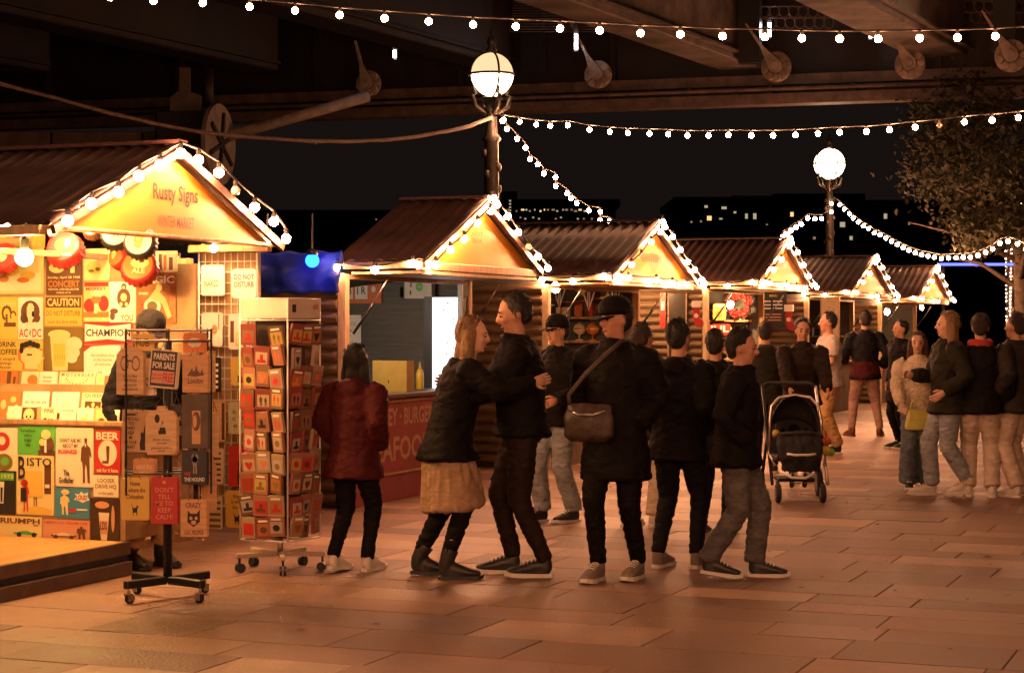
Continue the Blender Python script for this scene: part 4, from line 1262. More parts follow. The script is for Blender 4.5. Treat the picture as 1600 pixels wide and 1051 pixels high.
# --- wire grid panel with door hangers
TG = row_t(304, -0.70)
gw0, gw1 = cross_w(311, TG), cross_w(402, TG)
gz0, gz1 = 0.25, cross_z(355, 392, TG)
gp = thing('grid_panel', 'upright wire grid panel hung with door hangers beside the first hut', 'grid panel', frame(row(gw0, TG, 0), N, U, Z))
W_ = gw1 - gw0
fr = MB()
for x in (0.0, W_):
    fr.tube([(x, 0, 0.0), (x, 0, gz1)], 0.009, 6)
fr.tube([(0, 0, gz1), (W_, 0, gz1)], 0.009, 6)
fr.tube([(0, 0, gz0), (W_, 0, gz0)], 0.009, 6)
fr.build('frame', WMETAL, gp, smooth=True)
for k in range(1, 9):
    MB().tube([(W_ * k / 9, 0, gz0), (W_ * k / 9, 0, gz1)], 0.004, 5).build('upright_wire', WMETAL, gp)
for k in range(1, 24):
    z = gz0 + (gz1 - gz0) * k / 24
    MB().tube([(0, -0.006, z), (W_, -0.006, z)], 0.004, 5).build('cross_wire', WMETAL, gp)
MB().box(0.0, W_, 0.03, 0.05, 0.1, gz1 + 0.1).build('backing_board', mat('honey board', (0.5, 0.34, 0.15), .6, var=.15, scale=4, stretch=(8, 8, 1)), gp)
def hanger(label, rect, bg, prints=(), off=0.03, **kw):
    return tin(label, rect, TG - off, bg, prints, name='door_hanger_sign', corner=0.12, group='door hangers on the wire grid panel', **kw)
hanger('white door hanger lettered NAKED at the top left of the grid', (314, 414, 351, 462), WHITE, [('text', OLV, 'NAKED', .15, .75, .3, .5)])
hanger('white door hanger lettered DO NOT DISTURB at the top right of the grid', (362, 420, 400, 466), WHITE, [('text', BRN, 'DO NOT\nDISTURB', .1, .92, .38, .82, .02)])
hanger('white door hanger with a brown bell shape in the second row', (315, 488, 348, 541), WHITE, [('pic', TANW2, ell(.62, .5, .14, .14)), ('pic', BRN, P_rect(.8, .84, .5, .95))])
hanger('white door hanger with a dark frame in the second row', (357, 490, 386, 546), WHITE, [('pic', BRN, P_rect(.1, .3, .2, .8)), ('pic', PYEL, P_rect(.4, .9, .1, .5))])
hanger('yellow door hanger in the third row of the grid', (361, 558, 388, 602), YEL, [('pic', BRN, P_rect(.4, .9, .1, .3)), ('text', BRN, 'B', .4, .7, .1, .35)])
hanger('dark striped door hanger in the third row of the grid', (325, 558, 345, 612), BLACKP, [('pic', WHITE, *[P_rect(.2, .8, .1 + .16 * k, .18 + .16 * k) for k in range(5)])])
hanger('tan door hanger in the fourth row of the grid', (330, 626, 352, 690), TANW, [('pic', BRN, P_rect(.75, .95, .05, .95))])
hanger('pale green door hanger in the fourth row of the grid', (357, 628, 386, 678), mat('pale green enamel', (0.5, 0.52, 0.34), .5, var=.1), [('text', OLV, 'a b\nc d\ne f', .2, .8, .2, .8)])
hanger('red door hanger with a black cat in the fifth row of the grid', (357, 696, 388, 760), RED, [('pic', INK, P_cat_back(.6, .05, .85))])
hanger('cream striped door hanger in the fifth row of the grid', (330, 700, 349, 756), CREAM, [('pic', BRN, *[P_rect(.15, .8, .08 + .15 * k, .14 + .15 * k) for k in range(6)])])
hanger('yellow door hanger with a black cat at the bottom of the grid', (352, 766, 390, 824), YEL, [('text', BRN, 'Home\nis where\nthe cat', .25, .8, .5, .9), ('pic', INK, P_cat(.5, .08, .42))])
hanger('pale striped door hanger at the bottom left of the grid', (325, 775, 347, 826), CREAM, [('pic', OLV, *[P_rect(.1, .9, .05 + .18 * k, .13 + .18 * k) for k in range(5)])])

# ------------------------------------------------------------------ black spinner of hanging signs
rc = gnd(262, 934)
D1 = rc.y
rack = thing('sign_spinner', 'black spinner stand on castors hung with wooden signs, nearest in the picture', 'display stand', T(rc.x, rc.y, 0) @ RZ(R(12)))
MB().tube([(0, 0, 0.1), (0, 0, 1.5)], 0.026, 12).build('pole', DKMETAL, rack, smooth=True)
for k in range(4):
    a = R(38 + 90 * k)
    M = RZ(a)
    arm = MB().box(0.02, 0.31, -0.022, 0.022, 0.085, 0.13, M).build('foot', DKMETAL, rack, bevel=0.005)
    ca = MB().tube([(0.285, 0, 0.086), (0.285, 0, 0.055)], 0.009, 8, M=M)
    ca.box(0.265, 0.305, -0.02, 0.02, 0.048, 0.056, M)
    ca.box(0.262, 0.3, -0.018, -0.014, 0.015, 0.05, M)
    ca.box(0.262, 0.3, 0.014, 0.018, 0.015, 0.05, M)
    co = ca.build('castor', STEEL, rack)
    MB().tube([V((0.278, -0.012, 0.026)), V((0.278, 0.012, 0.026))], 0.026, 14, M=M).build('wheel', RUBBER, co, smooth=False)
gr = MB()
for z in (1.56, 1.5, 1.08, 0.74):
    for s in ((-0.24, -0.19, 0.24, -0.19), (0.24, -0.19, 0.24, 0.19), (0.24, 0.19, -0.24, 0.19), (-0.24, 0.19, -0.24, -0.19)):
        gr.tube([(s[0], s[1], z), (s[2], s[3], z)], 0.006, 5)
for x in (-0.24, 0, 0.24):
    for y in (-0.19, 0.19):
        gr.tube([(x, y, 0.62), (x, y, 1.57)], 0.006, 5)
for z in (1.5, 1.08, 0.74):
    gr.tube([(0, -0.19, z), (0, 0.19, z)], 0.008, 5)
    gr.tube([(-0.24, 0, z), (0.24, 0, z)], 0.008, 5)
gr.build('wire_cage', DKMETAL, rack)
WOODS = (TANW, TANW2, mat('plywood pale', (0.55, 0.36, 0.18), 0.65, var=.1))
def rack_sign(label, rect, d, bg, prints=(), roll=0.0, yaw=0.0, stack=3, shape=None, corner=0.1, th=0.006):
    c = at((rect[0] + rect[2]) / 2, (rect[1] + rect[3]) / 2, d)
    w, h = (rect[2] - rect[0]) * d / FPX, (rect[3] - rect[1]) * d / FPX
    M = frame(c, V((1, 0, 0)), Z, V((0, -1, 0))) @ RY(yaw) @ RZ(roll)
    o = sign('hanging_sign', label, 'sign', M, w, h, bg, prints, th=th, shape=shape, corner=corner, group='signs hanging on the black spinner')
    mb = MB()
    for k in range(stack):
        dx = 0.004 * (k + 1) * (1 if k % 2 else 0.6)
        mb.prism([(x + dx, y - 0.003 * k) for x, y in (([(x * w, y * h) for x, y in shape]) if shape else rrect(-w / 2, w / 2, -h / 2, h / 2, 0.1 * min(w, h)))], -th - 0.014 * (k + 1), -th - 0.014 * (k + 1) + 0.006)
    mb.build('signs_behind', TANW2 if bg in WOODS else bg, o)
    MB().tube([(-w * .2, h * .46, 0.003), (0, h * .5 + 0.05, -0.01), (w * .2, h * .46, 0.003)], 0.0022, 5).build('cord', BRN, o)
    return o
TAG = [(-.5, -.5), (.5, -.5), (.5, .3), (.3, .42), (.12, .44), (.1, .5), (-.1, .5), (-.12, .44), (-.3, .42), (-.5, .3)]
PLQ = [(-.42, -.5), (.42, -.5), (.5, -.42), (.5, .26), (.36, .4), (.14, .42), (.12, .5), (-.12, .5), (-.14, .42), (-.36, .4), (-.5, .26), (-.5, -.42)]
FD = D1 - 0.23
rack_sign('tan wooden tag sign with a drawn bicycle', (182, 538, 224, 616), FD, TANW, [('pic', BRN, *ring(.3, .62, .12, .15), *ring(.72, .62, .12, .15), [(.28, .62), (.5, .66), (.72, .62), (.5, .7)], P_rect(.36, .44, .76, .79)), ('text', BRN, "life is like\nRIDING\na bicycle\nto balance", .22, .8, .08, .4)], shape=TAG)
rack_sign('black framed sign lettered PARENTS FOR SALE, hanging askew', (234, 546, 277, 606), FD, CREAM, [('pic', BLACKP, P_rect(.04, .96, .04, .96)), ('pic', PINK, P_rect(.09, .91, .12, .44)), ('text', CREAM, 'PARENTS\nFOR SALE', .1, .9, .5, .9, .03), ('text', RED, 'FREE', .5, .88, .16, .4, .02), ('text', RED, 'buy one\nget one', .12, .46, .2, .38)], roll=R(-5))
rack_sign('tan wooden sign with a skyline and the word London', (285, 554, 325, 613), FD, TANW2, [('pic', BRN, [(.18, .45), (.3, .55), (.38, .66), (.42, .55), (.5, .6), (.54, .76), (.58, .6), (.7, .5), (.76, .62), (.86, .46), (.5, .42)]), ('text', INK, 'London', .22, .8, .24, .38, .01)], corner=.04)
rack_sign('tan sign of small text with a climbing black cat and a red heart', (190, 640, 237, 706), FD, WOODS[2], [('pic', INK, P_cat_back(.72, .05, .6), [(.72, .45), (.8, .8), (.95, .98), (.99, .96), (.86, .75), (.8, .45)]), ('pic', RED, P_heart(.9, .16, .24)), ('text', INK, 'IN A CAT\nLOVE IS ALL\nYOU\nNEED\nKEEP\nME\nIN YOUR\nHEART', .06, .58, .08, .94)], corner=.02, roll=R(-2))
rack_sign('tan wooden plaque sign with a potted plant drawing', (227, 634, 276, 710), FD - .02, TANW, [('pic', INK, ell(.38, .74, .08, .09), P_rect(.42, .66, .42, .5), P_rect(.46, .64, .5, .56), [(.5, .56), (.54, .7), (.62, .62), (.56, .66)]), ('text', BRN, 'bloom where\nyou are', .25, .8, .2, .34), ('text', BRN, 'planted with a\nsmile', .2, .85, .06, .16)], shape=PLQ)
rack_sign('grey brown framed sign with a pale dog at the right of the spinner', (284, 616, 325, 700), FD, mat('grey brown frame', (.12, .085, .06), .6, var=.2), [('pic', TANW2, P_glass(.55, .08, .62, .26, .26)), ('pic', BRN, ell(.55, .5, .16, .18)), ('pic', SKINP, ell(.5, .5, .08, .12))], corner=.02)
rack_sign('black sign with a grey hound and red and white lettering', (284, 703, 323, 756), FD, BLACKP, [('pic', mat('hound grey', (.3, .28, .26), .6), P_man(.52, .3, .62), ell(.52, .78, .14, .14)), ('text', RED, 'WE', .1, .35, .24, .36, .02), ('text', WHITE, 'THE HOUND', .1, .92, .08, .2, .02)], corner=.06)
rack_sign('yellow sign with a black chihuahua and brown script', (190, 746, 233, 812), FD, YEL, [('pic', INK, P_cat(.5, .1, .36)), ('text', BRN, 'Home\nis where the\nChihuahua', .12, .86, .5, .92)], corner=.06)
rack_sign("red sign lettered DON'T TELL ME TO KEEP CALM", (236, 745, 277, 818), FD - .01, RED, [('text', PINK, "DON'T\nTELL\nME TO\nKEEP\nCALM!", .16, .86, .1, .78, .005), ('pic', PINK, ell(.5, .89, .06, .035))], corner=.05)
rack_sign('tan wooden sign with a drawn cat face at the lower right', (282, 780, 323, 838), FD, TANW2, [('pic', INK, [(.26, .4), (.28, .72), (.38, .62), (.62, .62), (.74, .74), (.74, .4), (.5, .26)]), ('pic', TANW2, ell(.4, .5, .06, .05), ell(.6, .5, .06, .05), ell(.5, .38, .1, .06)), ('text', BRN, 'CRAZY', .2, .8, .78, .92), ('text', BRN, 'CAT PEOPLE', .15, .88, .06, .18)], corner=.05)
rack_sign('stack of plain wooden signs edge on at the right of the spinner', (327, 640, 344, 712), FD + .18, TANW, [], yaw=0.9, stack=5, shape=TAG)
rack_sign('long plain wooden signs edge on at the lower right of the spinner', (324, 716, 341, 800), FD + .18, TANW2, [], yaw=0.9, stack=5, shape=TAG)
rack_sign('plain wooden signs edge on beside the London sign', (326, 548, 338, 612), FD + .14, TANW, [], yaw=0.8, stack=5, corner=.04)

rack_sign('small cream sign with dark lettering between bicycle and parents signs', (205, 560, 240, 618), FD + .10, CREAM, [('text', INK, 'GIN\nO CLOCK', .15, .85, .25, .8)], roll=R(3), stack=2)
rack_sign('dark slate sign half hidden behind the plant plaque', (262, 632, 290, 700), FD + .10, BLACKP, [('text', CREAM, 'TEA\nTIME', .2, .85, .3, .8)], stack=2)
rack_sign('tan wooden sign with pale lettering behind the yellow chihuahua sign', (208, 716, 242, 760), FD + .10, TANW2, [('text', CREAM, 'mind the\ndog', .15, .85, .3, .8)], stack=2)
rack_sign('small yellow sign hanging high at the left of the spinner', (206, 522, 240, 548), FD + .12, YEL, [('text', BRN, 'PUB', .2, .8, .25, .75)], stack=1)
rack_sign('small orange sign hanging high at the right of the spinner', (286, 520, 322, 550), FD + .12, ORG, [('pic', CREAM, ell(.5, .5, .3, .25))], stack=1)
# ------------------------------------------------------------------ white spinner of souvenirs
sc2 = gnd(438, 890)
sp = thing('souvenir_spinner', 'tall white framed spinner stand on castors filled with souvenir cards', 'display stand', T(sc2.x, sc2.y, 0) @ RZ(R(-27.8)))
SD = 0.37
h2 = SD / 2
z0s, z1s = HC - (840 - HYP) * sc2.y / FPX, HC - (500 - HYP) * sc2.y / FPX
ztop = HC - (467 - HYP) * sc2.y / FPX
MB().tube([(0, 0, 0.1), (0, 0, z0s + 0.02)], 0.02, 10).build('pole', STEEL, sp, smooth=True)
for k in range(5):
    M = RZ(R(20 + 72 * k))
    MB().box(0.0, 0.3, -0.016, 0.016, 0.095, 0.125, M).build('foot', mat('tan painted steel', (.45, .36, .26), .45, var=.1), sp, bevel=0.005)
    co = MB().tube([(0.28, 0, 0.096), (0.28, 0, 0.06)], 0.008, 6, M=M).build('castor', PLASTIC, sp)
    w_ = MB()
    for y in (-0.014, 0.014):
        w_.tube([(0.275, y - 0.008, 0.03), (0.275, y + 0.008, 0.03)], 0.03, 14, M=M)
    w_.build('wheel', PLASTIC, co)
fr = MB()
for x in (-h2, h2):
    for y in (-h2, h2):
        fr.tube([(x, y, z0s), (x, y, ztop)], 0.0065, 6)
for z in (z0s, z1s, ztop):
    for s in ((-1, -1, 1, -1), (1, -1, 1, 1), (1, 1, -1, 1), (-1, 1, -1, -1)):
        fr.tube([(s[0] * h2, s[1] * h2, z), (s[2] * h2, s[3] * h2, z)], 0.006, 6)
fr.tube([(-h2, 0, z0s), (h2, 0, z0s)], 0.006, 6)
fr.tube([(0, -h2, z0s), (0, h2, z0s)], 0.006, 6)
fr.build('frame', WMETAL, sp, smooth=True)
MB().box(-h2 + .07, h2 - .07, -h2 + .07, h2 - .07, z0s + .03, z1s).build('core_panel', mat('dark brown core', (.05, .03, .022), .7, var=.2), sp)
hd = MB().box(-h2 - .004, h2 + .004, -h2 - .004, h2 + .004, z1s + .012, ztop).build('header_board', mat('pinkish header board', (.6, .5, .42), .5, var=.06), sp)
mb = MB()
put_text(mb, 'GIFTS', .10, .16, z1s + .07, z1s + .1, 0, frame((h2 + .006, 0, 0), (0, 1, 0), (0, 0, 1), (1, 0, 0)))
mb.build('lettering', RED, hd)
MB().box(h2 + .0045, h2 + .007, -.14, -.1, z1s + .05, z1s + .1).build('picture', INK, hd)
CARDC = [('grey', flat('card grey', (.4, .36, .32))), ('cream', flat('card cream', (.5, .4, .27))), ('orange', flat('card orange', (.4, .15, .05))), ('yellow', flat('card yellow', (.45, .33, .1))), ('salmon', flat('card salmon', (.38, .15, .1))), ('red', RED), ('brown', flat('card brown', (.25, .13, .07)))]
CB1 = flat('card back umber', (.18, .09, .05))
CB2 = flat('card back brick', (.24, .055, .04))
CARDB = [CB2, CB1, flat('card back sand', (.36, .25, .16)), flat('card back rose', (.34, .15, .1)), CB2, BRN, CB1]
rk = random.Random(21)
RN = ['top', 'second', 'third', 'fourth', 'fifth', 'sixth', 'seventh', 'eighth', 'ninth', 'lowest']
FACES = [('front face', 0.0, 3), ('right face', 90.0, 3), ('left face', -90.0, 2)]
CN = ['left', 'middle', 'right']
SPM = sp.matrix_world
rowh = (z1s - z0s - 0.05) / 10
for fi, (fn, fa, nc) in enumerate(FACES):
    for r_ in range(10):
        for c_ in range(nc):
            if rk.random() < 0.04:
                continue
            bw_, bh_ = 0.106, 0.135
            x = (c_ - (nc - 1) / 2) * 0.112 + rk.uniform(-.012, .012)
            z = z1s - 0.03 - rowh * (r_ + .5) + rk.uniform(-.012, .012)
            M = SPM @ RZ(R(fa)) @ frame((x, -h2 - 0.02, z), (1, 0, 0), (0, 0, 1), (0, -1, 0)) @ RX(R(rk.uniform(2, 12))) @ RZ(rk.uniform(-.1, .1)) @ RY(rk.uniform(-.35, .35))
            ci = rk.randrange(len(CARDC))
            back = rk.choice(CARDB if r_ < 5 else CARDB[:4])
            fg = rk.choice([BRN, RED, INK, OLV, ORG])
            kind = rk.randrange(4)
            pics = [('pic', CARDC[ci][1], P_rect(.12, .88, .14, .72))]
            if kind == 0:
                pics.append(('pic', fg, ell(.5, .42, .22, .16)))
            elif kind == 1:
                pics.append(('pic', fg, P_rect(.22, .78, .22, .36), P_rect(.4, .6, .36, .6)))
            elif kind == 2:
                pics.append(('pic', fg, P_heart(.5, .42, .5)))
            else:
                pics.append(('pic', fg, P_man(.35, .18, .5), P_man(.65, .18, .44)))
            if rk.random() < .4:
                pics.append(('pic', WHITE, P_rect(.2, .8, .8, .9)))
            lab = 'souvenir card with %s picture, %s row, %s column, %s of white spinner' % (CARDC[ci][0], RN[r_], CN[c_], fn)
            o = sign('souvenir_card', lab, 'souvenir', M, bw_, bh_, back, pics, th=0.02, corner=0.06, group='souvenir cards on the white spinner')
            if fi == 2:
                o.matrix_world = M @ RX(R(14))
# ------------------------------------------------------------------ people
SKIN = mat('skin', (0.52, 0.27, 0.175), 0.5, var=0.06, scale=9)
SKIN2 = mat('skin pale', (0.6, 0.36, 0.26), 0.5, var=0.06, scale=9)
LIP = flat('lip', (0.36, 0.1, 0.085), 0.45)
EYEM = flat('eye dark', (0.03, 0.02, 0.018), 0.25)
def cloth(name, col, bump=0.25, sc=26, var=0.12):
    return mat('cloth ' + name, col, 0.72, var=var, scale=7, bump=bump * 2.2, bscale=sc * .55, bdist=0.03, spec=0.14, stretch=(1, 1, 1.8))
BLACKC = cloth('black', (0.0055, 0.0042, 0.0042))
NAVY = cloth('navy', (0.009, 0.009, 0.012))
DKBRN = cloth('dark brown', (0.02, 0.012, 0.009))
TAUPE = cloth('taupe', (0.3, 0.2, 0.14))
BEIGE = cloth('beige', (0.36, 0.24, 0.15))
CREAMC = cloth('cream knit', (0.66, 0.55, 0.4), 0.5, 60)
GREYC = cloth('grey jersey', (0.42, 0.37, 0.34))
KHAKI = cloth('khaki', (0.4, 0.25, 0.1))
OLIVEC = cloth('olive', (0.02, 0.018, 0.012))
WINE = cloth('wine red', (0.06, 0.008, 0.011))
SCARF = cloth('scarf red', (0.38, 0.05, 0.045))
DENIM = cloth('light denim', (0.3, 0.33, 0.36), 0.3, 40, 0.2)
DENIMD = cloth('blue denim', (0.13, 0.16, 0.19), 0.3, 40, 0.25)
DENIMG = cloth('grey denim', (0.12, 0.115, 0.115), 0.3, 40, 0.25)
PALEJ = cloth('pale trousers', (0.56, 0.46, 0.37))
ROSE = cloth('rose taupe', (0.34, 0.21, 0.17))
HBROWN = mat('hair brown', (0.03, 0.015, 0.009), 0.5, var=0.3, scale=20, stretch=(8, 8, 1), bump=0.6, bscale=50)
HDARK = mat('hair dark', (0.009, 0.006, 0.005), 0.45, var=0.3, scale=20, stretch=(8, 8, 1), bump=0.6, bscale=50)
HBLOND = mat('hair blond', (0.28, 0.16, 0.07), 0.5, var=0.3, scale=20, stretch=(8, 8, 1), bump=0.6, bscale=50)
HRED = mat('hair dark red', (0.06, 0.012, 0.01), 0.5, var=0.3, scale=20, stretch=(8, 8, 1), bump=0.6, bscale=50)
SOLEW = mat('white sole', (0.7, 0.66, 0.6), 0.6, var=0.08)
SHOEW = mat('white leather', (0.66, 0.6, 0.54), 0.5, var=0.08)
SHOEB = mat('black leather', (0.02, 0.018, 0.017), 0.45, var=0.1)
SHOEG = mat('grey suede', (0.22, 0.18, 0.15), 0.8, var=0.15)
SHOER = mat('brown leather', (0.14, 0.05, 0.03), 0.45, var=0.15)

def remeshed(mb, name, m, voxel, fold=0.0, fscale=9.0, smooth=4, seed=0.0, stretch=(1, 1, 0.6)):
    me = mb.mesh(name, m)
    o = bpy.data.objects.new(name, me)
    r = o.modifiers.new('r', 'REMESH')
    r.mode = 'VOXEL'
    r.voxel_size = voxel
    r.use_smooth_shade = True
    if smooth:
        s = o.modifiers.new('s', 'SMOOTH')
        s.factor = 0.5
        s.iterations = smooth
    out = evaluated_mesh(o)
    bpy.data.objects.remove(o)
    bpy.data.meshes.remove(me)
    out.name = name
    if not out.materials:
        out.materials.append(m)
    if fold:
        nrm = [v.normal.copy() for v in out.vertices]
        for i, v in enumerate(out.vertices):
            q = V((v.co.x * stretch[0], v.co.y * stretch[1], v.co.z * stretch[2])) * fscale + V((seed, seed * 1.7, 0))
            a = noise.noise(q) + 0.5 * noise.noise(q * 2.1)
            rdg = 1.0 - abs(noise.noise(q * 1.3 + V((7.7, 3.1, 1.2)))) * 2
            v.co += nrm[i] * fold * (a * 0.9 + rdg * 0.6)
    out.polygons.foreach_set('use_smooth', [True] * len(out.polygons))
    return out

def ik2(a, b, l1, l2, hint):
    d = b - a
    L = min(d.length, (l1 + l2) * 0.999)
    if d.length > L:
        b = a + d.normalized() * L
        d = b - a
    x = (l1 * l1 - l2 * l2 + L * L) / (2 * L)
    h = math.sqrt(max(l1 * l1 - x * x, 0.0))
    u = d.normalized()
    hn = V(hint) - u * V(hint).dot(u)
    hn = hn.normalized() if hn.length > 1e-6 else V((0, -1, 0))
    return a + u * x + hn * h, b

def shoe_part(parent, M, m, sole, k, boot=False, shaft=(0, 0, 1)):
    mb = MB()
    mb.tube([(0, 0.078, 0.05), (0, 0.03, 0.066), (0, -0.03, 0.066), (0, -0.09, 0.052), (0, -0.14, 0.044), (0, -0.19, 0.038)],
            [(0.03, 0.036), (0.037, 0.05), (0.04, 0.047), (0.044, 0.034), (0.045, 0.026), (0.03, 0.016)], 12, hint=(1, 0, 0))
    if boot:
        q = V((0, 0.042, 0.1))
        mb.tube([(0, 0.045, 0.04), q, q + V(shaft) * 0.11], [0.04, 0.046, 0.058], 12)
    else:
        mb.tube([(0, 0.045, 0.04), (0, 0.04, 0.115)], [0.04, 0.042], 12)
    mb.box(-0.035, 0.035, -0.16, 0.06, 0.016, 0.04)
    mb.v = [p * k for p in mb.v]
    me = remeshed(mb, 'shoe', m, 0.0105 * k, fold=0.002 * k, fscale=30, smooth=2)
    sh = obj('shoe', me, parent, M)
    out = [(0.0, 0.092), (0.03, 0.085), (0.037, 0.04), (0.036, -0.03), (0.049, -0.11), (0.046, -0.17), (0.022, -0.212), (-0.022, -0.212), (-0.046, -0.17), (-0.049, -0.11), (-0.036, -0.03), (-0.037, 0.04), (-0.03, 0.085)]
    so = MB().prism([(x * k, y * k) for x, y in reversed(out)], 0.0, 0.024 * k)
    so.v = [V((p.x, p.y, p.z + max(0.0, -p.y / k - 0.15) * 0.22 * k)) for p in so.v]
    so.build('sole', sole, sh)
    if not boot:
        lc = MB()
        for q in range(4):
            y, z = -0.02 - 0.024 * q, 0.1145 - 0.0085 * q
            lc.tube([(-0.026, y, z - 0.012), (-0.012, y - 0.004, z), (0.012, y + 0.004, z), (0.026, y, z - 0.012)], 0.0045, 5)
        lc.v = [p * k for p in lc.v]
        lc.build('laces', SOLEW if m is not SHOEW else SHOEG, sh)
    return sh

def person(label, pos, yaw, H=1.75, top=BLACKC, bottom=NAVY, shoes=SHOEB, sole=SOLEW, hair=HBROWN, style='short', skin=SKIN, hem=-0.12, flare=0.03,
           legs='slim', feet=((-0.1, 0.0), (0.1, 0.02)), lift=(0, 0), arms=(None, None), lean=0.0, slean=0.0, hip=0.925, head_yaw=0.0, head_pitch=0.0,
           cap=None, skirt=None, hood=False, collar=True, bulk=1.0, boot=False, turn=(0, 0), band=None, scarf=None, sleeve=1.0, seed=0.0, face=True, voxel=0.016, pockets=False):
    k = H / 1.75
    root = thing('person', label, 'person', T(pos[0], pos[1], 0) @ RZ(R(yaw)))
    up = V((math.sin(slean), -math.sin(lean), math.cos(lean)))
    up.normalize()
    rt_ = V((1, 0, 0)) - up * up.x
    rt_.normalize()
    fwd = -(up.cross(rt_))
    hc = V((0, 0, hip))
    sp_ = lambda h: hc + up * h
    neck = sp_(0.545)
    hd = neck + (up * 0.6 + Z * 0.4).normalized() * 0.155 + fwd * 0.015
    HM = frame(hd, (1, 0, 0), (0, 1, 0), (0, 0, 1)) @ RZ(R(head_yaw)) @ RX(head_pitch)
    sh = [sp_(0.475) - rt_ * 0.175 * bulk ** 0.5, sp_(0.475) + rt_ * 0.175 * bulk ** 0.5]
    hp = [hc - rt_ * 0.088 + V((0, 0, -0.02)), hc + rt_ * 0.088 + V((0, 0, -0.02))]
    ank = [V((feet[i][0], feet[i][1] + 0.04, 0.1 + lift[i])) for i in (0, 1)]
    kn = []
    for i in (0, 1):
        q, e = ik2(hp[i], ank[i], 0.43, 0.41, (0.04 * (1 if i else -1), -1, 0.1))
        kn.append(q)
        ank[i] = e
    elb, wr = [], []
    for i in (0, 1):
        s = 1 if i else -1
        tgt = arms[i]
        if tgt is None:
            tgt = (s * 0.25, -0.03, hip - 0.02) if not pockets else (s * 0.19, -0.1, hip + 0.05)
        q, e = ik2(sh[i], V(tgt), 0.285, 0.25, (s * 0.5, 0.9, -0.3))
        elb.append(q)
        wr.append(e)
    # --- body
    mb = MB()
    secs = [(-0.1, .12, .1), (-0.02, .16, .118), (.1, .14, .105), (.22, .145, .11), (.34, .165, .118), (.43, .165, .105), (.5, .11, .085), (.55, .06, .06)]
    mb.tube([sp_(a) for a, _, _ in secs], [(b, c) for _, b, c in secs], 16, hint=(1, 0, 0))
    mb.tube([sp_(.48), sp_(.56), hd - up * 0.04], [.062, .053, .055], 12)
    for i in (0, 1):
        mb.tube([hp[i] + up * .04, kn[i], kn[i] + (ank[i] - kn[i]) * .35, ank[i]], [.088, .058, .056, .037], 12)
        mb.tube([sh[i], elb[i], elb[i] + (wr[i] - elb[i]) * .3, wr[i]], [.055, .04, .04, .026], 12)
    mb.ball((0, 0.008, 0.02), (.074, .096, .104), 16, 12, HM)
    mb.ball((0, -0.028, -0.055), (.052, .06, .058), 12, 8, HM)
    mb.ball((0, -0.07, -0.09), (.022, .018, .018), 8, 6, HM)
    mb.tube([(0, -0.09, 0.022), (0, -0.112, -0.022), (0, -0.09, -0.034)], [.011, .017, .012], 8, M=HM)
    mb.ball((0, -0.078, 0.035), (.05, .014, .013), 10, 6, HM)
    for s in (-1, 1):
        mb.ball((s * .074, .012, -.005), (.012, .02, .032), 8, 6, HM)
        mb.ball((s * .034, -.066, -.02), (.024, .022, .022), 8, 6, HM)
    mb.v = [p * k for p in mb.v]
    me = remeshed(mb, 'body', skin, 0.0125 * k, smooth=2)
    # hands with separate fingers join the same surface at the wrists
    hb = MB()
    for i in ((0, 1) if not pockets else ()):
        s = 1 if i else -1
        d = (wr[i] - elb[i]).normalized()
        inn = V((-s, 0, 0)) - d * (V((-s, 0, 0)).dot(d))
        inn = inn.normalized() if inn.length > .1 else V((0, -1, 0))
        sd = d.cross(inn).normalized()
        if sd.y > 0:
            sd = -sd
        hb.tube([wr[i] - d * .02, wr[i] + d * .03, wr[i] + d * .085], [(.022, .016), (.036, .016), (.038, .013)], 10, hint=sd)
        for f in range(4):
            b0 = wr[i] + d * .08 + sd * (.028 - .019 * f)
            ln = (.068, .078, .073, .056)[f]
            hb.tube([b0 - d * .01, b0 + d * ln * .45 + inn * .006, b0 + d * ln * .8 + inn * .024, b0 + d * ln * .95 + inn * .04], [.0095, .009, .008, .006], 7)
        b0 = wr[i] + d * .025 + sd * .03
        hb.tube([b0, b0 + d * .03 + sd * .022 + inn * .008, b0 + d * .062 + sd * .026 + inn * .02], [.013, .011, .008], 7)
    bm = bmesh.new()
    bm.from_mesh(me)
    vs = [bm.verts.new(p * k) for p in hb.v]
    for f in hb.f:
        try:
            nf = bm.faces.new([vs[j] for j in f])
            nf.smooth = True
        except ValueError:
            pass
    bm.to_mesh(me)
    bm.free()
    obj('body', me, root)
    # --- face marks
    if face:
        for s in (-1, 1):
            MB().ball((s * .032, -.0865, .006), (.013, .006, .0075), 8, 6, HM).build('eye', EYEM, root, smooth=True).scale = (k, k, k)
            MB().ball((s * .033, -.089, .034), (.02, .007, .005), 8, 6, HM).build('eyebrow', hair, root, smooth=True).scale = (k, k, k)
        MB().ball((0, -.0875, -.062), (.023, .008, .0075), 8, 6, HM).build('mouth', LIP, root, smooth=True).scale = (k, k, k)
    # --- top garment
    tb = MB()
    o_ = 0.03 * bulk
    he = hem
    hs = []
    for (a, b, c) in [(he, .168 + flare, .13 + flare), (he * .5, .165 + flare * .6, .128 + flare * .5), (0.04, .155, .122), (.12, .15, .118), (.24, .155, .122), (.35, .17, .125), (.43, .17, .112), (.49, .12, .092), (.53, .075, .075)]:
        hs.append((a, b + o_, c + o_))
    pts = []
    for (a, b, c) in hs:
        p = sp_(a) if a > 0 else hc + V((0, 0, a))
        pts.append(p)
    tb.tube(pts, [(b, c) for _, b, c in hs], 18, hint=(1, 0, 0))
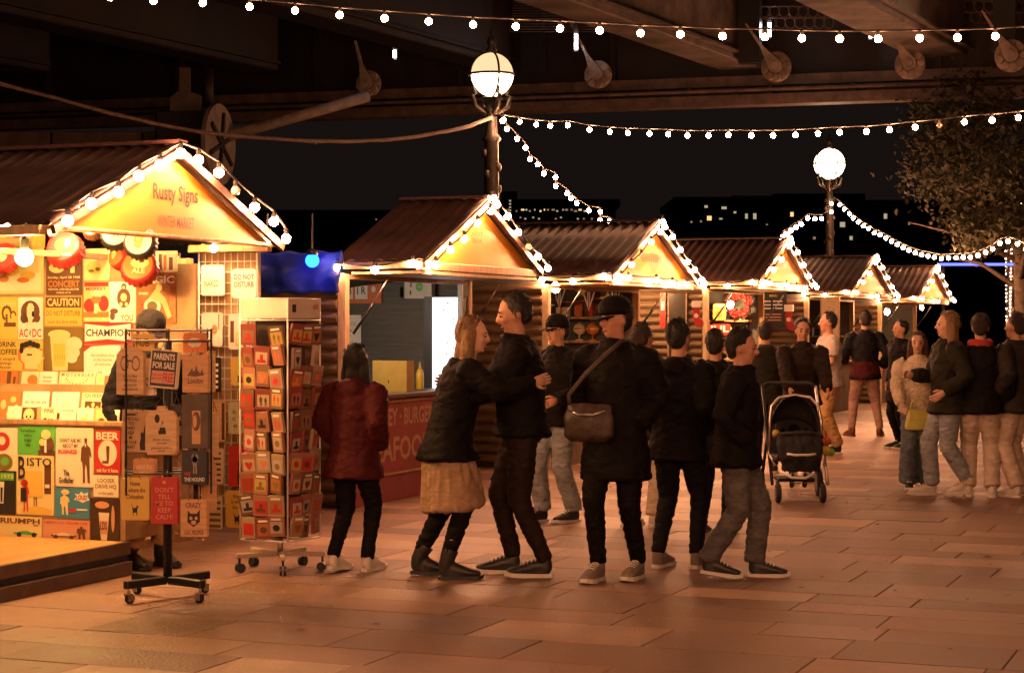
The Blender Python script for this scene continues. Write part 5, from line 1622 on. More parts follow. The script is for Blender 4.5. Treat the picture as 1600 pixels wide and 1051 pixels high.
    for i in (0, 1):
        e = elb[i] + (wr[i] - elb[i]) * (1.0 if sleeve >= 1 else 0.0)
        if sleeve >= 1:
            tb.tube([sh[i] - rt_ * (0.03 if i else -0.03), sh[i], elb[i], elb[i] + (wr[i] - elb[i]) * .5, wr[i]], [.05 + o_, .056 + o_, .05 + o_ * .8, .045 + o_ * .8, .037 + o_ * .6], 12)
        else:
            m_ = sh[i] + (elb[i] - sh[i]) * max(sleeve, .1)
            tb.tube([sh[i] - rt_ * (0.03 if i else -0.03), sh[i], m_], [.05 + o_, .056 + o_, .056 + o_], 12)
    if collar:
        tb.tube([neck + V((0.07 * math.cos(a), 0.07 * math.sin(a) - 0.008, 0.0 - 0.015 * math.sin(a))) for a in [2 * math.pi * j / 14 for j in range(15)]], .028, 7, cap=False)
        tb.tube([sp_(.49), sp_(.57)], [.1, .08], 12)
    if hood:
        tb.ball(tuple(sp_(.49) + V((0, .1, 0))), (.12, .07, .08), 12, 8)
    tb.v = [p * k for p in tb.v]
    obj('jacket' if sleeve >= 1 else 'shirt', remeshed(tb, 'jacket', top, voxel * k, fold=0.010 * k, fscale=13, seed=seed + 1, stretch=(1, 1, 1.6)), root)
    if scarf is not None:
        sb = MB()
        for q in range(3):
            sb.tube([neck + V((0.095 * math.cos(a), 0.095 * math.sin(a) - 0.01, -0.045 + .03 * q + .01 * math.sin(a * 2))) for a in [2 * math.pi * j / 14 for j in range(15)]], .03, 7, cap=False)
        sb.v = [p * k for p in sb.v]
        obj('scarf', remeshed(sb, 'scarf', scarf, .014 * k, fold=.006 * k), root)
    if band is not None:
        bb = MB()
        pb = [(he - .004, .17 + flare + o_, .135 + flare + o_), (he * .5 - .01, .172 + flare * .6 + o_, .135 + flare * .5 + o_), (0.05, .165 + o_, .13 + o_), (.13, .158 + o_, .126 + o_)]
        bb.tube([(sp_(a) if a > 0 else hc + V((0, 0, a))) for a, _, _ in pb], [(b, c) for _, b, c in pb], 18, hint=(1, 0, 0))
        bb.v = [p * k for p in bb.v]
        obj('jacket_hem', remeshed(bb, 'jacket_hem', band, voxel * k, fold=.008 * k, seed=seed), root)
    # --- trousers or skirt
    lr = {'slim': (.1, .07, .056, .048), 'mid': (.105, .082, .074, .072), 'wide': (.108, .094, .098, .108)}[legs]
    lb = MB()
    lb.tube([hc + V((0, 0, -.1)), hc + V((0, 0, -.02)), sp_(.08)], [(.13, .11), (.172, .132), (.155, .12)], 16, hint=(1, 0, 0))
    for i in (0, 1):
        en = ank[i] + (kn[i] - ank[i]) * (.0 if legs != 'wide' else -0.05)
        if boot:
            en = ank[i] + (kn[i] - ank[i]) * .16
        lb.tube([hp[i] + V((0, 0, .03)), hp[i] + (kn[i] - hp[i]) * .45, kn[i], kn[i] + (ank[i] - kn[i]) * .4, en], [lr[0], lr[0] * .9, lr[1], lr[2] + .004, lr[3]], 14)
    lb.v = [p * k for p in lb.v]
    obj('trousers', remeshed(lb, 'trousers', bottom, voxel * .9 * k, fold=.0085 * k, seed=seed + 5, stretch=(1, 1, 2.2), fscale=15), root)
    if skirt is not None:
        m_, z_ = skirt
        kb = MB()
        n_ = 6
        mid = (kn[0] + kn[1]) / 2
        for q in range(n_):
            pass
        kb.tube([hc + V((0, 0, .0)), hc + V((0, 0, -.08)), hc + V((0, 0, -.15)), V(((hc.x + mid.x) / 2, (hc.y + mid.y) / 2, (hip + z_) / 2 - .05)), V((mid.x, mid.y, z_))], [(.13, .1), (.165, .13), (.2, .165), (.225, .19), (.245, .215)], 20, hint=(1, 0, 0))
        kb.v = [p * k for p in kb.v]
        obj('skirt', remeshed(kb, 'skirt', m_, voxel * k, fold=.02 * k, seed=seed + 9, stretch=(1.5, 1.5, .08), fscale=13), root)
    # --- shoes
    for i in (0, 1):
        M = T(ank[i].x * k, (ank[i].y - 0.045) * k, (ank[i].z - 0.1) * k) @ RZ(R(turn[i]))
        if lift[i] > 0:
            M = M @ RX(lift[i] * 4.5)
        shoe_part(root, M, shoes, sole, k, boot, (kn[i] - ank[i]).normalized())
    # --- hair and cap
    hm = MB()
    if style in ('short', 'long', 'bun'):
        hm.ball((0, 0.03, 0.044), (.079, .093, .093), 16, 10, HM)
        hm.ball((0, 0.052, -0.0), (.073, .068, .08), 14, 8, HM)
    if style == 'long':
        for s in (-1, 0, 1):
            hm.tube([(s * .055, .05 - abs(s) * .03, .03), (s * .078, .07 - abs(s) * .05, -.1), (s * .075, .075 - abs(s) * .07, -.2), (s * .07, .07 - abs(s) * .08, -.29)], [.05, .046, .042, .02], 10, M=HM)
    if style == 'bun':
        hm.ball((0, .1, .07), (.045, .045, .045), 10, 8, HM)
    if style != 'bald' and hm.v:
        hm.v = [p * k for p in hm.v]
        ho = obj('hair', remeshed(hm, 'hair', hair, .0115 * k, fold=.007 * k, fscale=30, seed=seed + 3, smooth=2), root)
        rh = random.Random(int(seed * 10) + 1)
        st = MB()
        for q in range(260):
            a, e = rh.uniform(0, 2 * math.pi), rh.uniform(-.25, 1.45)
            n_ = V((math.cos(e) * math.cos(a), math.cos(e) * math.sin(a), math.sin(e)))
            if n_.y < -.45 and n_.z < .62:
                continue
            p0 = V((n_.x * .086, .024 + n_.y * .104, .04 + n_.z * .101))
            fl_ = V((n_.x * .6 + rh.gauss(0, .35), .5 + rh.gauss(0, .3), -.9 if n_.z < .8 else -.1))
            if n_.y < -.2:
                fl_ = V((rh.choice((-1, 1)) * .8, .2, -.2 + rh.gauss(0, .2)))
            tg = (fl_ - n_ * fl_.dot(n_)).normalized()
            sd = n_.cross(tg) * rh.uniform(.003, .006)
            L = rh.uniform(.03, .055) * (2.6 if style == 'long' and n_.y > -.2 and n_.z < .5 else 1)
            up_ = n_ * rh.uniform(.0, .013)
            c1 = p0 + tg * L * .5 + up_ - n_ * L * L * 1.2
            c2 = p0 + tg * L - n_ * L * L * 4.2 + up_ * 1.6
            st.add([p0 - sd, p0 + sd, c1 + sd, c1 - sd, c2], [(0, 1, 2, 3), (3, 2, 4)], HM)
        st.v = [p * k for p in st.v]
        st.build('strands', hair, ho, kind='stuff')
    if cap is not None:
        cm = MB()
        prof = [(.104, -.0), (.105, .03), (.098, .065), (.075, .098), (.04, .115), (.002, .12)]
        cm.lathe(prof, 20, HM @ T(0, .008, .035) @ Matrix.Diagonal((.92, 1.06, 1.0, 1)))
        cm.v = [p * k for p in cm.v]
        co = cm.build('cap', cap, root, smooth=True)
        vm = MB()
        vp = [(-.075, -.06), (-.07, -.13), (-.04, -.165), (0, -.175), (.04, -.165), (.07, -.13), (.075, -.06)]
        vm.prism(list(reversed(vp)), .03, .038, HM @ RX(R(8)))
        vm.v = [p * k for p in vm.v]
        vm.build('visor', cap, co)
    return root

STRIDE = ((-.09, -.2), (.09, .2))
# embracing couple
person('man in a black jacket embracing the woman, dark cropped hair, facing left', gnd(816, 898), -88, 1.79, top=BLACKC, bottom=DKBRN, shoes=SHOEB, hair=HDARK, feet=((-.09, -.09), (.1, .1)), lean=.06,
       arms=((-.12, -.42, 1.2), (.16, -.4, 1.12)), head_pitch=.25, head_yaw=4, seed=2, bulk=1.15, hem=-.06)
person('woman in a black top and beige skirt leaning into the man, black ankle boots', gnd(700, 902), 92, 1.66, top=BLACKC, bottom=BLACKC, shoes=SHOEB, sole=SHOEB, hair=HBLOND, style='long', skin=SKIN2,
       feet=((-.1, -.02), (.1, .17)), lift=(0, .01), lean=.24, arms=((-.16, -.56, 1.3), (.14, -.54, 1.3)), head_pitch=.1, head_yaw=-8, skirt=(BEIGE, .46), boot=True, seed=4, hem=-.14, flare=.06, collar=False)
# man in cap and light jeans behind
person('man in a dark cap, black jacket and light jeans by the third hut', gnd(872, 815), -48, 1.66, top=BLACKC, bottom=DENIM, shoes=SHOEB, hair=HDARK, cap=BLACKC, feet=((-.1, -.12), (.1, .06)), arms=((-.14, -.24, 1.08), (.2, -.2, 1.05)), legs='mid', seed=6, hem=-.1)
# black cap, long black coat
person('person in a black cap and long black coat with black leggings', gnd(962, 905), -24, 1.75, top=BLACKC, bottom=BLACKC, shoes=SHOEG, hair=HDARK, cap=BLACKC, feet=((-.09, -.1), (.1, .1)), hem=-.3, flare=.03, bulk=1.15, pockets=True, seed=8, head_yaw=-30, head_pitch=.08, hood=True)
person('person in a black jacket and dark trousers turned away beside the black coat', gnd(1060, 886), 150, 1.62, top=BLACKC, bottom=NAVY, shoes=SHOEG, hair=HDARK, feet=((-.13, -.05), (.12, .05)), hem=-.16, bulk=1.2, pockets=True, seed=10, hood=True)
person('person in a black jacket and grey jeans walking right, left of the pushchair', gnd(1150, 902), 78, 1.56, top=BLACKC, bottom=DENIMG, shoes=SHOEB, hair=HDARK, feet=((-.09, .16), (.09, -.16)), lift=(.03, 0), hem=-.14, bulk=1.1, lean=.05, pockets=True, seed=12, head_pitch=.15, legs='mid')
person('short person in a wine red jacket and black trousers standing before the red counter', gnd(552, 892), 152, 1.46, top=WINE, bottom=BLACKC, shoes=SHOEW, hair=HDARK, style='long', feet=((-.1, -.08), (.1, .1)), lift=(0, .02), hem=-.2, flare=.05, bulk=1.2, lean=.06, pockets=True, seed=14, hood=True)
person('person in a black padded coat between the black jackets, farther back', gnd(1118, 836), 160, 1.55, top=BLACKC, bottom=NAVY, shoes=SHOEB, hair=HDARK, feet=((-.1, -.04), (.1, .05)), hem=-.3, bulk=1.35, pockets=True, seed=40, hood=True)
person('person in a grey coat and pale trousers mostly hidden behind the long black coat', gnd(1004, 822), 140, 1.6, top=cloth('charcoal', (.03, .025, .024)), bottom=PALEJ, shoes=SHOEW, hair=HBROWN, feet=((-.1, -.06), (.1, .07)), hem=-.16, bulk=1.15, pockets=True, seed=42, legs='mid')
# pushchair pusher and neighbour
person('person in a dark jacket pushing the black pushchair', gnd(1252, 752), 2, 1.66, top=DKBRN, bottom=NAVY, shoes=SHOEG, hair=HBROWN, feet=((-.1, -.1), (.1, .12)), lean=.1, arms=((-.2, -.42, 1.0), (.2, -.42, 1.0)), seed=16, bulk=1.2, head_pitch=.15, hem=-.1)
person('person in an olive hooded jacket left of the pushchair pusher', gnd(1196, 738), 170, 1.62, top=OLIVEC, bottom=NAVY, shoes=SHOEB, hair=HBROWN, hood=True, bulk=1.2, seed=18)
# people by the far huts
person('man in a grey tee shirt and khaki trousers facing the hut', gnd(1295, 708), -82, 1.75, top=GREYC, bottom=KHAKI, shoes=SHOEB, hair=HDARK, sleeve=.75, collar=False, arms=((-.16, -.26, 1.1), (.18, -.28, 1.08)), feet=((-.1, -.05), (.1, .05)), legs='mid', seed=20, hem=-.1, bulk=1.1)
person('man in a blazer with a wine red hem seen from behind, legs apart', gnd(1352, 681), 178, 1.79, top=NAVY, bottom=ROSE, shoes=SHOER, sole=SHOER, hair=HBROWN, feet=((-.2, 0), (.2, .02)), arms=((-.27, -.05, .98), (.25, -.24, 1.05)), band=WINE, hem=-.12, seed=22, bulk=1.1, turn=(-18, 18))
person('woman in a cream jumper and flared jeans holding a lime handbag', gnd(1434, 764), -8, 1.52, top=CREAMC, bottom=DENIMD, shoes=SHOEB, hair=HRED, style='long', skin=SKIN2, legs='wide', feet=((-.1, 0), (.11, .03)), arms=((-.2, -.26, .96), (.22, -.2, 1.1)), hem=-.06, seed=24, head_yaw=-6, bulk=1.15)
person('woman with blond hair in a dark green jacket striding left in pale jeans', gnd(1482, 774), -84, 1.71, top=OLIVEC, bottom=DENIM, shoes=SHOEW, hair=HBLOND, style='long', skin=SKIN2, feet=((-.09, -.17), (.09, .14)), lift=(0, .03), arms=((-.16, -.3, 1.15), (.24, -.12, 1.0)), legs='mid', bulk=1.35, hem=-.14, seed=26)
person('person in a red scarf and black jacket seen from behind, pale trousers', gnd(1532, 776), 168, 1.69, top=BLACKC, bottom=PALEJ, shoes=SHOEW, hair=HBROWN, scarf=SCARF, legs='mid', bulk=1.3, hem=-.12, seed=28, feet=((-.11, 0), (.11, -.06)))
person('person with a dark bun in a grey jacket at the right edge, beige trousers', gnd(1588, 775), -140, 1.70, top=cloth('charcoal', (.06, .05, .048)), bottom=PALEJ, shoes=SHOEW, hair=HBROWN, style='bun', legs='mid', bulk=1.2, seed=30, feet=((-.11, -.05), (.11, .05)), arms=((-.22, -.3, 1.15), (.25, -.05, 1.0)))
person('person in a black coat behind the woman in the cream jumper', gnd(1408, 701), -70, 1.66, top=BLACKC, bottom=BLACKC, shoes=SHOEB, hair=HDARK, hem=-.3, bulk=1.25, seed=32)
person('stallholder in a dark cap and tan trousers standing behind the sign spinner', gnd(234, 886), 40, 1.67, top=NAVY, bottom=TANW and cloth('tan work', (.42, .24, .11)), shoes=SHOEB, sole=SHOEB, hair=HDARK, cap=cloth('grey cap', (.03, .027, .026)), boot=True, feet=((-.13, 0), (.12, .03)), legs='mid', seed=34, head_pitch=.3)
# seated child in the pushchair
kid = gnd(1243, 778)
person('small child in dark clothes sitting in the black pushchair', (kid.x + .01, kid.y + .16), 0, 0.86, top=BLACKC, bottom=NAVY, shoes=SHOEB, hair=HDARK, hip=.88, feet=((-.12, -.55), (.12, -.55)), lift=(.42, .42), lean=-.3, arms=((-.2, -.3, 1.1), (.2, -.3, 1.1)), seed=36, bulk=1.3, voxel=.022)
# ------------------------------------------------------------------ burger hut fittings
H1 = HUT[1]
def on_far_wall(hi, name, label, cat, rect, bg, prints=(), off=0.085, **kw):
    M, w, h = place_perp(*rect, HUT[hi]['t1'] - off)
    return sign(name, label, cat, M, w, h, bg, prints, **kw)
ORS = flat('orange sign face', (0.6, 0.16, 0.05), 0.5)
on_far_wall(1, 'menu_sign', 'orange sign with white block lettering inside the burger hut', 'sign', (529, 434, 596, 474), ORS, [('pic', WHITE, P_rect(.02, .34, .17, .82)), ('pic', WHITE, P_rect(.39, .68, .17, .82)), ('text', INK, 'V B', .08, .3, .35, .65), ('text', INK, 'I R', .44, .64, .35, .65), ('pic', WHITE, ell(.82, .55, .05, .12))], th=.02)
on_far_wall(1, 'notice', 'white paper notice taped to the dark wall of the burger hut', 'notice', (529, 492, 564, 546), PAPER, [('text', OLV, 'Please order\nand pay here', .15, .8, .68, .8), ('text', OLV, 'thank\nyou', .3, .6, .35, .6), ('text', OLV, 'card only', .3, .7, .2, .25)], th=.003)
on_far_wall(1, 'junction_box', 'small grey box on the dark wall of the burger hut', 'box', (601, 449, 625, 464), DARKW, (), th=.05, off=.13)
on_far_wall(1, 'first_aid_cabinet', 'white cabinet with a green disc on the burger hut wall', 'cabinet', (632, 437, 674, 466), mat('white cabinet', (.62, .6, .54), .5, var=.05), [('pic', GRN, ell(.56, .62, .14, .25)), ('pic', INK, P_rect(.2, .25, .2, .42), P_rect(.22, .27, .6, .85)), ('pic', mat('pale green print', (.3, .6, .25), .5), P_rect(.47, .65, .58, .66))], th=.1, off=.18)
Mf, wf, hf = place_perp(664, 463, 715, 606, H1['t1'] - 0.30)
fg = thing('drinks_fridge', 'tall dark framed fridge with a glowing white front in the burger hut', 'fridge', Mf)
MB().box(-wf / 2, wf / 2, -hf / 2 - .2, hf / 2, -0.24, -0.012).build('cabinet', BLACKP, fg, bevel=.005)
MB().box(-wf / 2, -wf / 2 + .085, -hf / 2 - .2, hf / 2, -.01, .02).build('door_frame', BLACKP, fg)
MB().box(-wf / 2 + .087, wf / 2 - .005, -hf / 2 - .2, hf / 2 - .01, -.01, .012).build('lit_panel', emis('fridge light', (.93, .97, 1.0), 0.9), fg)
fm = MB()
rf_ = random.Random(2)
for k in range(60):
    x, y = rf_.uniform(-.02, wf / 2 - .04), rf_.uniform(-hf / 2, hf / 2 - .06)
    fm.poly([(x, y, .0135), (x + rf_.uniform(.01, .035), y, .0135), (x + .02, y + rf_.uniform(.005, .02), .0135)])
fm.build('print', DARKW, fg)
MB().box(wf / 2 + .004, wf / 2 + .05, -hf / 2 - .2, hf / 2 + .12, -.02, .01).build('door_edge', mat('pale blue edge', (.45, .5, .55), .4, var=.05), fg)
# counter
ct = thing('serving_counter', 'red fronted serving counter of the burger hut with pale lettering', 'counter', frame(row(-.7, H1['t0']), N, U, Z))
REDC = mat('counter red', (0.26, 0.032, 0.028), .5, var=.12, scale=4)
MB().box(-.34, .05, .06, H1['wd'] - .06, .0, .93).build('front_panel', REDC, ct, bevel=.004)
MB().box(-.38, .09, .04, H1['wd'] - .04, .932, .972).build('top', mat('dark counter top', (.1, .065, .045), .45, var=.15), ct, bevel=.006)
mb = MB()
FX = frame((.0525, 0, 0), (0, 1, 0), (0, 0, 1), (1, 0, 0))
put_text(mb, 'TURKEY · BURGER · PRAWN', .3, H1['wd'] - .25, .68, .84, 0, FX, .02)
put_text(mb, 'SEAFOOD BAR', .35, H1['wd'] - .35, .36, .58, 0, FX, .02)
mb.build('lettering', flat('faded gold lettering', (.42, .24, .14), .5), ct)
for z in (.25, .9):
    MB().box(.0505, .058, .07, H1['wd'] - .07, z - .01, z + .01).build('trim_strip', PINE, ct)
def counter_pt(px, py, hi=1, w=-.80):
    return row(w, row_t(px, w), 0)
p = counter_pt(554, 610)
bt = thing('sauce_bottle', 'squeezy bottle of green mustard sauce at the left of the counter', 'bottle', T(p.x, p.y, .973))
MUST = mat('mustard plastic', (.42, .40, .05), .35, var=.05)
MB().lathe([(.048, 0), (.05, .02), (.05, .17), (.04, .2), (.026, .215)], 14).build('body', MUST, bt, smooth=True)
MB().lathe([(.028, .216), (.028, .235), (.012, .25), (.005, .295)], 10).build('nozzle', mat('pale cap', (.7, .68, .5), .4, var=0), bt, smooth=True)
p = counter_pt(656, 600, w=-.86)
bt = thing('sauce_bottle', 'squeezy bottle of bright yellow sauce beside the fridge', 'bottle', T(p.x, p.y, .973))
MB().lathe([(.036, 0), (.038, .02), (.038, .15), (.026, .19), (.014, .2)], 12).build('body', mat('yellow plastic', (.65, .48, .03), .35, var=.05), bt, smooth=True)
MB().lathe([(.016, .201), (.012, .22), (.004, .27)], 8).build('nozzle', mat('yellow plastic', (.65, .48, .03)), bt, smooth=True)
p = counter_pt(616, 610, w=-.82)
bx_ = thing('carton', 'upright gold cardboard screen standing on the counter', 'carton', frame((p.x, p.y, .973), N, U, Z))
GOLD = mat('gold card', (.45, .3, .06), .4, .3, var=.1, scale=4)
MB().box(-.22, .13, -.006, .006, 0, .29).build('front_flap', GOLD, bx_)
MB().box(-.22, -.208, .0065, .16, 0, .29).build('side_flap', GOLD, bx_)
MB().box(.118, .13, .0065, .16, 0, .29).build('side_flap', GOLD, bx_)
MB().box(-.06, -.05, -.0085, -.0065, .08, .11).build('label', INK, bx_)
for k, (px, lb) in enumerate(((590, 'small white napkin pot left of the gold screen'), (578, 'small dark pot beside the green sauce bottle'))):
    p = counter_pt(px, 610, w=-.72)
    po = thing('napkin_pot', lb, 'pot', T(p.x, p.y, .973))
    MB().lathe([(.03, 0), (.036, .06), (.03, .062)], 12).build('pot', BLACKP if k else WHITE, po, smooth=True)
    MB().ball((0, 0, .065), (.026, .026, .015), 10, 6).build('filling', WHITE, po, smooth=True)
# unseen tube by the near wall, added to brighten the burger hut interior
pl_ = row(-1.5, H1['t0'] + .16, H1['ze'] - .32)
lt = thing('added_strip_light', 'unseen strip light added to brighten the burger hut interior', 'lamp', frame(pl_, N, U, Z))
MB().box(-.3, .3, -.03, .03, .01, .04).build('housing', WHITE, lt)
MB().tube([(-.28, 0, 0), (.28, 0, 0)], .012, 8).build('light_tube', emis('cool tube', (1, .8, .58), 150), lt)

# blue tarpaulin and spotlight left of the burger hut
tb_ = H1['t0'] - .12
TARP = mat('blue tarpaulin', (.015, .04, .3), .4, var=.25, scale=3, bump=.3, bscale=9)
w0, w1 = cross_w(395, tb_), cross_w(531, tb_)
za_, zb_ = cross_z(460, 458, tb_), cross_z(460, 393, tb_)
vs, fs = [], []
nx, nz = 40, 12
for j in range(nz + 1):
    for i in range(nx + 1):
        w = w0 - .6 + (w1 - w0 + .6) * i / nx
        z = za_ + (zb_ - za_) * j / nz
        q = V((w * 3, z * 4, 1.0))
        vs.append(tuple(row(w, tb_ + .05 * noise.noise(q) + .03 * noise.noise(q * 2.5) + .03 * (j / nz), z + .012 * math.sin(i * .8) * (1 if j in (0, nz) else 0))))
for j in range(nz):
    for i in range(nx):
        a = j * (nx + 1) + i
        fs.append((a, a + 1, a + nx + 2, a + nx + 1))
tp = MB().add(vs, fs).build('tarpaulin', TARP, smooth=True)
tag(tp, 'blue tarpaulin stretched between the first and second huts', 'tarpaulin')
tp.modifiers.new('thick', 'SOLIDIFY').thickness = .004
psp = at(488, 407, row(cross_w(488, tb_), tb_).y - .22)
bs = thing('spotlight', 'small blue spotlight glowing in front of the blue tarpaulin', 'spotlight', T(*psp))
MB().lathe([(.03, .045), (.05, .05), (.045, .09), (.02, .1)], 14).build('housing', DKMETAL, bs, smooth=True)
MB().ball((0, 0, 0), (.06, .06, .06), 12, 8).build('lens', emis('blue lens', (.006, .06, 1.0), 7), bs, smooth=True)
MB().tube([(0, .0, .09), (0, .0, .4)], .008, 6).build('bracket', DKMETAL, bs)

# ------------------------------------------------------------------ flag hut and wreath hut
H2, H3, H4, H5 = HUT[2], HUT[3], HUT[4], HUT[5]
def hut_counter(hi, label, m, top_m):
    h = HUT[hi]
    o = thing('serving_counter', label, 'counter', frame(row(-.7, h['t0']), N, U, Z))
    n = 8
    for k in range(n):
        y0, y1 = .06 + (h['wd'] - .12) * k / n, .06 + (h['wd'] - .12) * (k + 1) / n
        MB().box(-.3, .03, y0 + .004, y1 - .004, .0, .9).build('front_board', m, o)
    MB().box(-.36, .08, .04, h['wd'] - .04, .902, .94).build('top', top_m, o, bevel=.006)
    return o
hut_counter(2, 'brown boarded counter of the flag hut', LOGM, PINE)
hut_counter(3, 'brown boarded counter of the wreath hut', LOGM, PINE)
hut_counter(4, 'brown boarded counter of the hut behind the blazer man', LOGM, PINE)
hut_counter(5, 'brown boarded counter of the farthest hut', LOGM, PINE)
BLUF = flat('flag blue', (.03, .05, .18), .6)
def flag_prints():
    return [('pic', WHITE, [(.5, 0), (0, 1), (.12, 1), (.5, .2)], [(.5, 0), (1, 1), (.88, 1), (.5, .2)]), ('pic', WHITE, P_rect(.4, .6, .2, 1)), ('pic', RED, P_rect(.46, .54, .1, 1))]
TRI = [(-.5, .5), (0, -.5), (.5, .5)]
tf = H2['t1'] - .6
for k, (px, py, wx, lb) in enumerate(((874, 452, 20, 'triangular red white and blue flag at the left of the bunting'), (920, 456, 20, 'triangular red white and blue flag in the middle of the bunting'), (962, 452, 16, 'triangular red white and blue flag at the right of the bunting'))):
    M, w, h = place_perp(px - wx / 2, py, px + wx / 2, py + 30, tf)
    sign('bunting_flag', lb, 'flag', M, w, h, BLUF, flag_prints(), th=.002, shape=list(reversed(TRI)), group='bunting flags in the flag hut')
YLEAF = flat('yellow paper star', (.7, .55, .1), .6)
STAR = [(.5 * (1 if k % 2 == 0 else .45) * math.cos(R(90 + 36 * k)), .5 * (1 if k % 2 == 0 else .45) * math.sin(R(90 + 36 * k))) for k in range(10)]
for px, py, s, lb in ((908, 456, 20, 'yellow paper star hanging left among the bunting'), (949, 468, 26, 'larger yellow paper star hanging right among the bunting')):
    M, w, h = place_perp(px - s / 2, py - s / 2, px + s / 2, py + s / 2, tf - .05)
    sign('paper_star', lb, 'star', M, w, h, YLEAF, [('pic', CREAM, ell(.5, .5, .15, .15))], th=.015, shape=STAR)
bl_ = thing('bunting_line', 'thin red line carrying the flag bunting', 'line', T(*row(-2.2, tf, H2['ze'] - .2)))
MB().tube([row(-2.4 + .17 * i, tf + .01, H2['ze'] - .21 - .06 * abs(math.sin(i * .8))) - row(-2.2, tf, H2['ze'] - .2) for i in range(11)], .006, 5).build('cord', RED, bl_)
rg = random.Random(9)
GOODC = [('red', RED), ('cream', CREAM), ('orange', ORG), ('blue', BLUF), ('white', WHITE), ('yellow', YEL), ('brown', BRN)]
def shelf_goods(hi, label, wlo, whi, z, n, tt, kinds):
    h = HUT[hi]
    so = thing('goods_shelf', label, 'shelf', frame(row(0, tt), N, U, Z))
    MB().box(wlo, whi, -.11, .11, z - .03, z).build('board', PINE, so)
    for w in (wlo + .05, whi - .05):
        MB().box(w - .01, w + .01, .0, .11, z - .15, z - .031).build('bracket', DKMETAL, so)
    return so
SH = ['lowest', 'middle', 'top']
for hi, tt, zs, nm in ((2, H2['t1'] - .2, (1.06, 1.4, 1.7), 'flag hut'), (3, H3['t1'] - .2, (1.06, 1.36, 1.68), 'wreath hut'), (4, H4['t1'] - .2, (1.06, 1.4), 'fifth hut')):
    for si, z in enumerate(zs):
        shelf_goods(hi, '%s timber goods shelf on the far wall of the %s' % (SH[si], nm), -2.6, -.85, z, 8, tt, 0)
        for k in range(8):
            w = -2.45 + .205 * k + rg.uniform(-.02, .02)
            cn, cm = rg.choice(GOODC)
            cn2, cm2 = rg.choice([g_ for g_ in GOODC if g_[0] != cn])
            typ = rg.randrange(3)
            nth = ('first', 'second', 'third', 'fourth', 'fifth', 'sixth', 'seventh', 'eighth')[7 - k]
            where = '%s along the %s shelf, %s' % (nth, SH[si], nm)
            M = frame(row(w, tt, z), N, U, Z) @ RZ(rg.uniform(-.2, .2))
            if typ == 0:
                o = thing('gift_box', '%s gift box, %s' % (cn, where), 'box', M, 'goods on the hut shelves')
                hh = rg.uniform(.1, .2)
                MB().box(-.075, .075, -.06, .06, 0, hh).build('box', cm, o, bevel=.004)
                MB().box(-.02, .02, -.0625, .0625, .002, hh + .002).build('ribbon', cm2, o)
            elif typ == 1:
                o = thing('jar', '%s jar, %s' % (cn, where), 'jar', M, 'goods on the hut shelves')
                MB().lathe([(.05, 0), (.058, .02), (.058, .12), (.045, .14)], 12).build('jar', cm, o, smooth=True)
                MB().lathe([(.048, .141), (.05, .165), (.02, .17)], 12).build('lid', cm2, o)
            else:
                o = thing('ornament', '%s tree ornament, %s' % (cn, where), 'ornament', M, 'goods on the hut shelves')
                MB().lathe([(.05, 0), (.05, .012), (.012, .02), (.01, .07), (.07, .1), (.085, .15), (.05, .2), (.005, .23)], 12).build('figure', cm, o, smooth=True)
                MB().lathe([(.0865, .14), (.0875, .15), (.0865, .16)], 12).build('stripe', cm2, o)
# lamps over the hut counters
for hi, px, py, w_, e_, lb in ((3, 1141, 476, -1.0, 320, 'bare bulb hanging before the red wreath'), (4, 1386, 487, -.25, 300, 'bare bulb hanging under the fifth hut shutter'), (2, 868, 449, -.75, 110, 'bare bulb at the left corner of the flag hut'), (2, 985, 452, -1.6, 260, 'bare bulb inside the flag hut by its far post'), (4, 1330, 478, -1.6, 260, 'bare bulb inside the fifth hut'), (5, 1440, 480, -1.5, 260, 'bare bulb inside the farthest hut')):
    p = row(w_, row_t(px, w_), row_z(px, py, w_))
    o = thing('hanging_bulb', lb, 'bulb', T(*p))
    me = MB().ball((0, 0, 0), (1, 1, 1.25), 10, 8).mesh('bulb', emis('hut bulb %d' % e_, (1, .5, .2), e_), True)
    b = obj('bulb', me, o, Matrix.Scale(.05, 4))
    obj('socket', SOCKME, b)
    MB().tube([(0, 0, .09), (0, .01, .16), (0, 0, .22)], .006, 5).build('flex', CABLE, o)
# wreath
Mw, ww, hw_ = place_perp(1134, 453, 1176, 498, H3['t1'] - .35)
wr_ = thing('wreath', 'round wreath of red berries inside the fourth hut', 'wreath', Mw)
bm_ = MB()
gm_ = MB()
r0 = hw_ * .34
for k in range(190):
    a = rg.uniform(0, 2 * math.pi)
    rr = r0 + rg.gauss(0, r0 * .16)
    bm_.ball((rr * math.cos(a), rr * math.sin(a), .03 + rg.gauss(0, .02)), rg.uniform(.018, .028), 7, 5)
for k in range(80):
    a = rg.uniform(0, 2 * math.pi)
    rr = r0 + rg.gauss(0, r0 * .2)
    M = T(rr * math.cos(a), rr * math.sin(a), .02) @ RZ(rg.uniform(0, 6)) @ RX(rg.uniform(-.6, .6))
    gm_.add([(0, -.05, 0), (.018, 0, .005), (0, .05, 0), (-.018, 0, .005)], [(0, 1, 2, 3)], M)
gm_.tube([(r0 * math.cos(a), r0 * math.sin(a), 0) for a in [2 * math.pi * j / 20 for j in range(21)]], .03, 6, cap=False)
bm_.build('berries', mat('berry red', (.42, .02, .02), .35, var=.2), wr_, smooth=True, kind='stuff')
gm_.build('foliage', mat('wreath green', (.04, .06, .02), .6, var=.2), wr_)
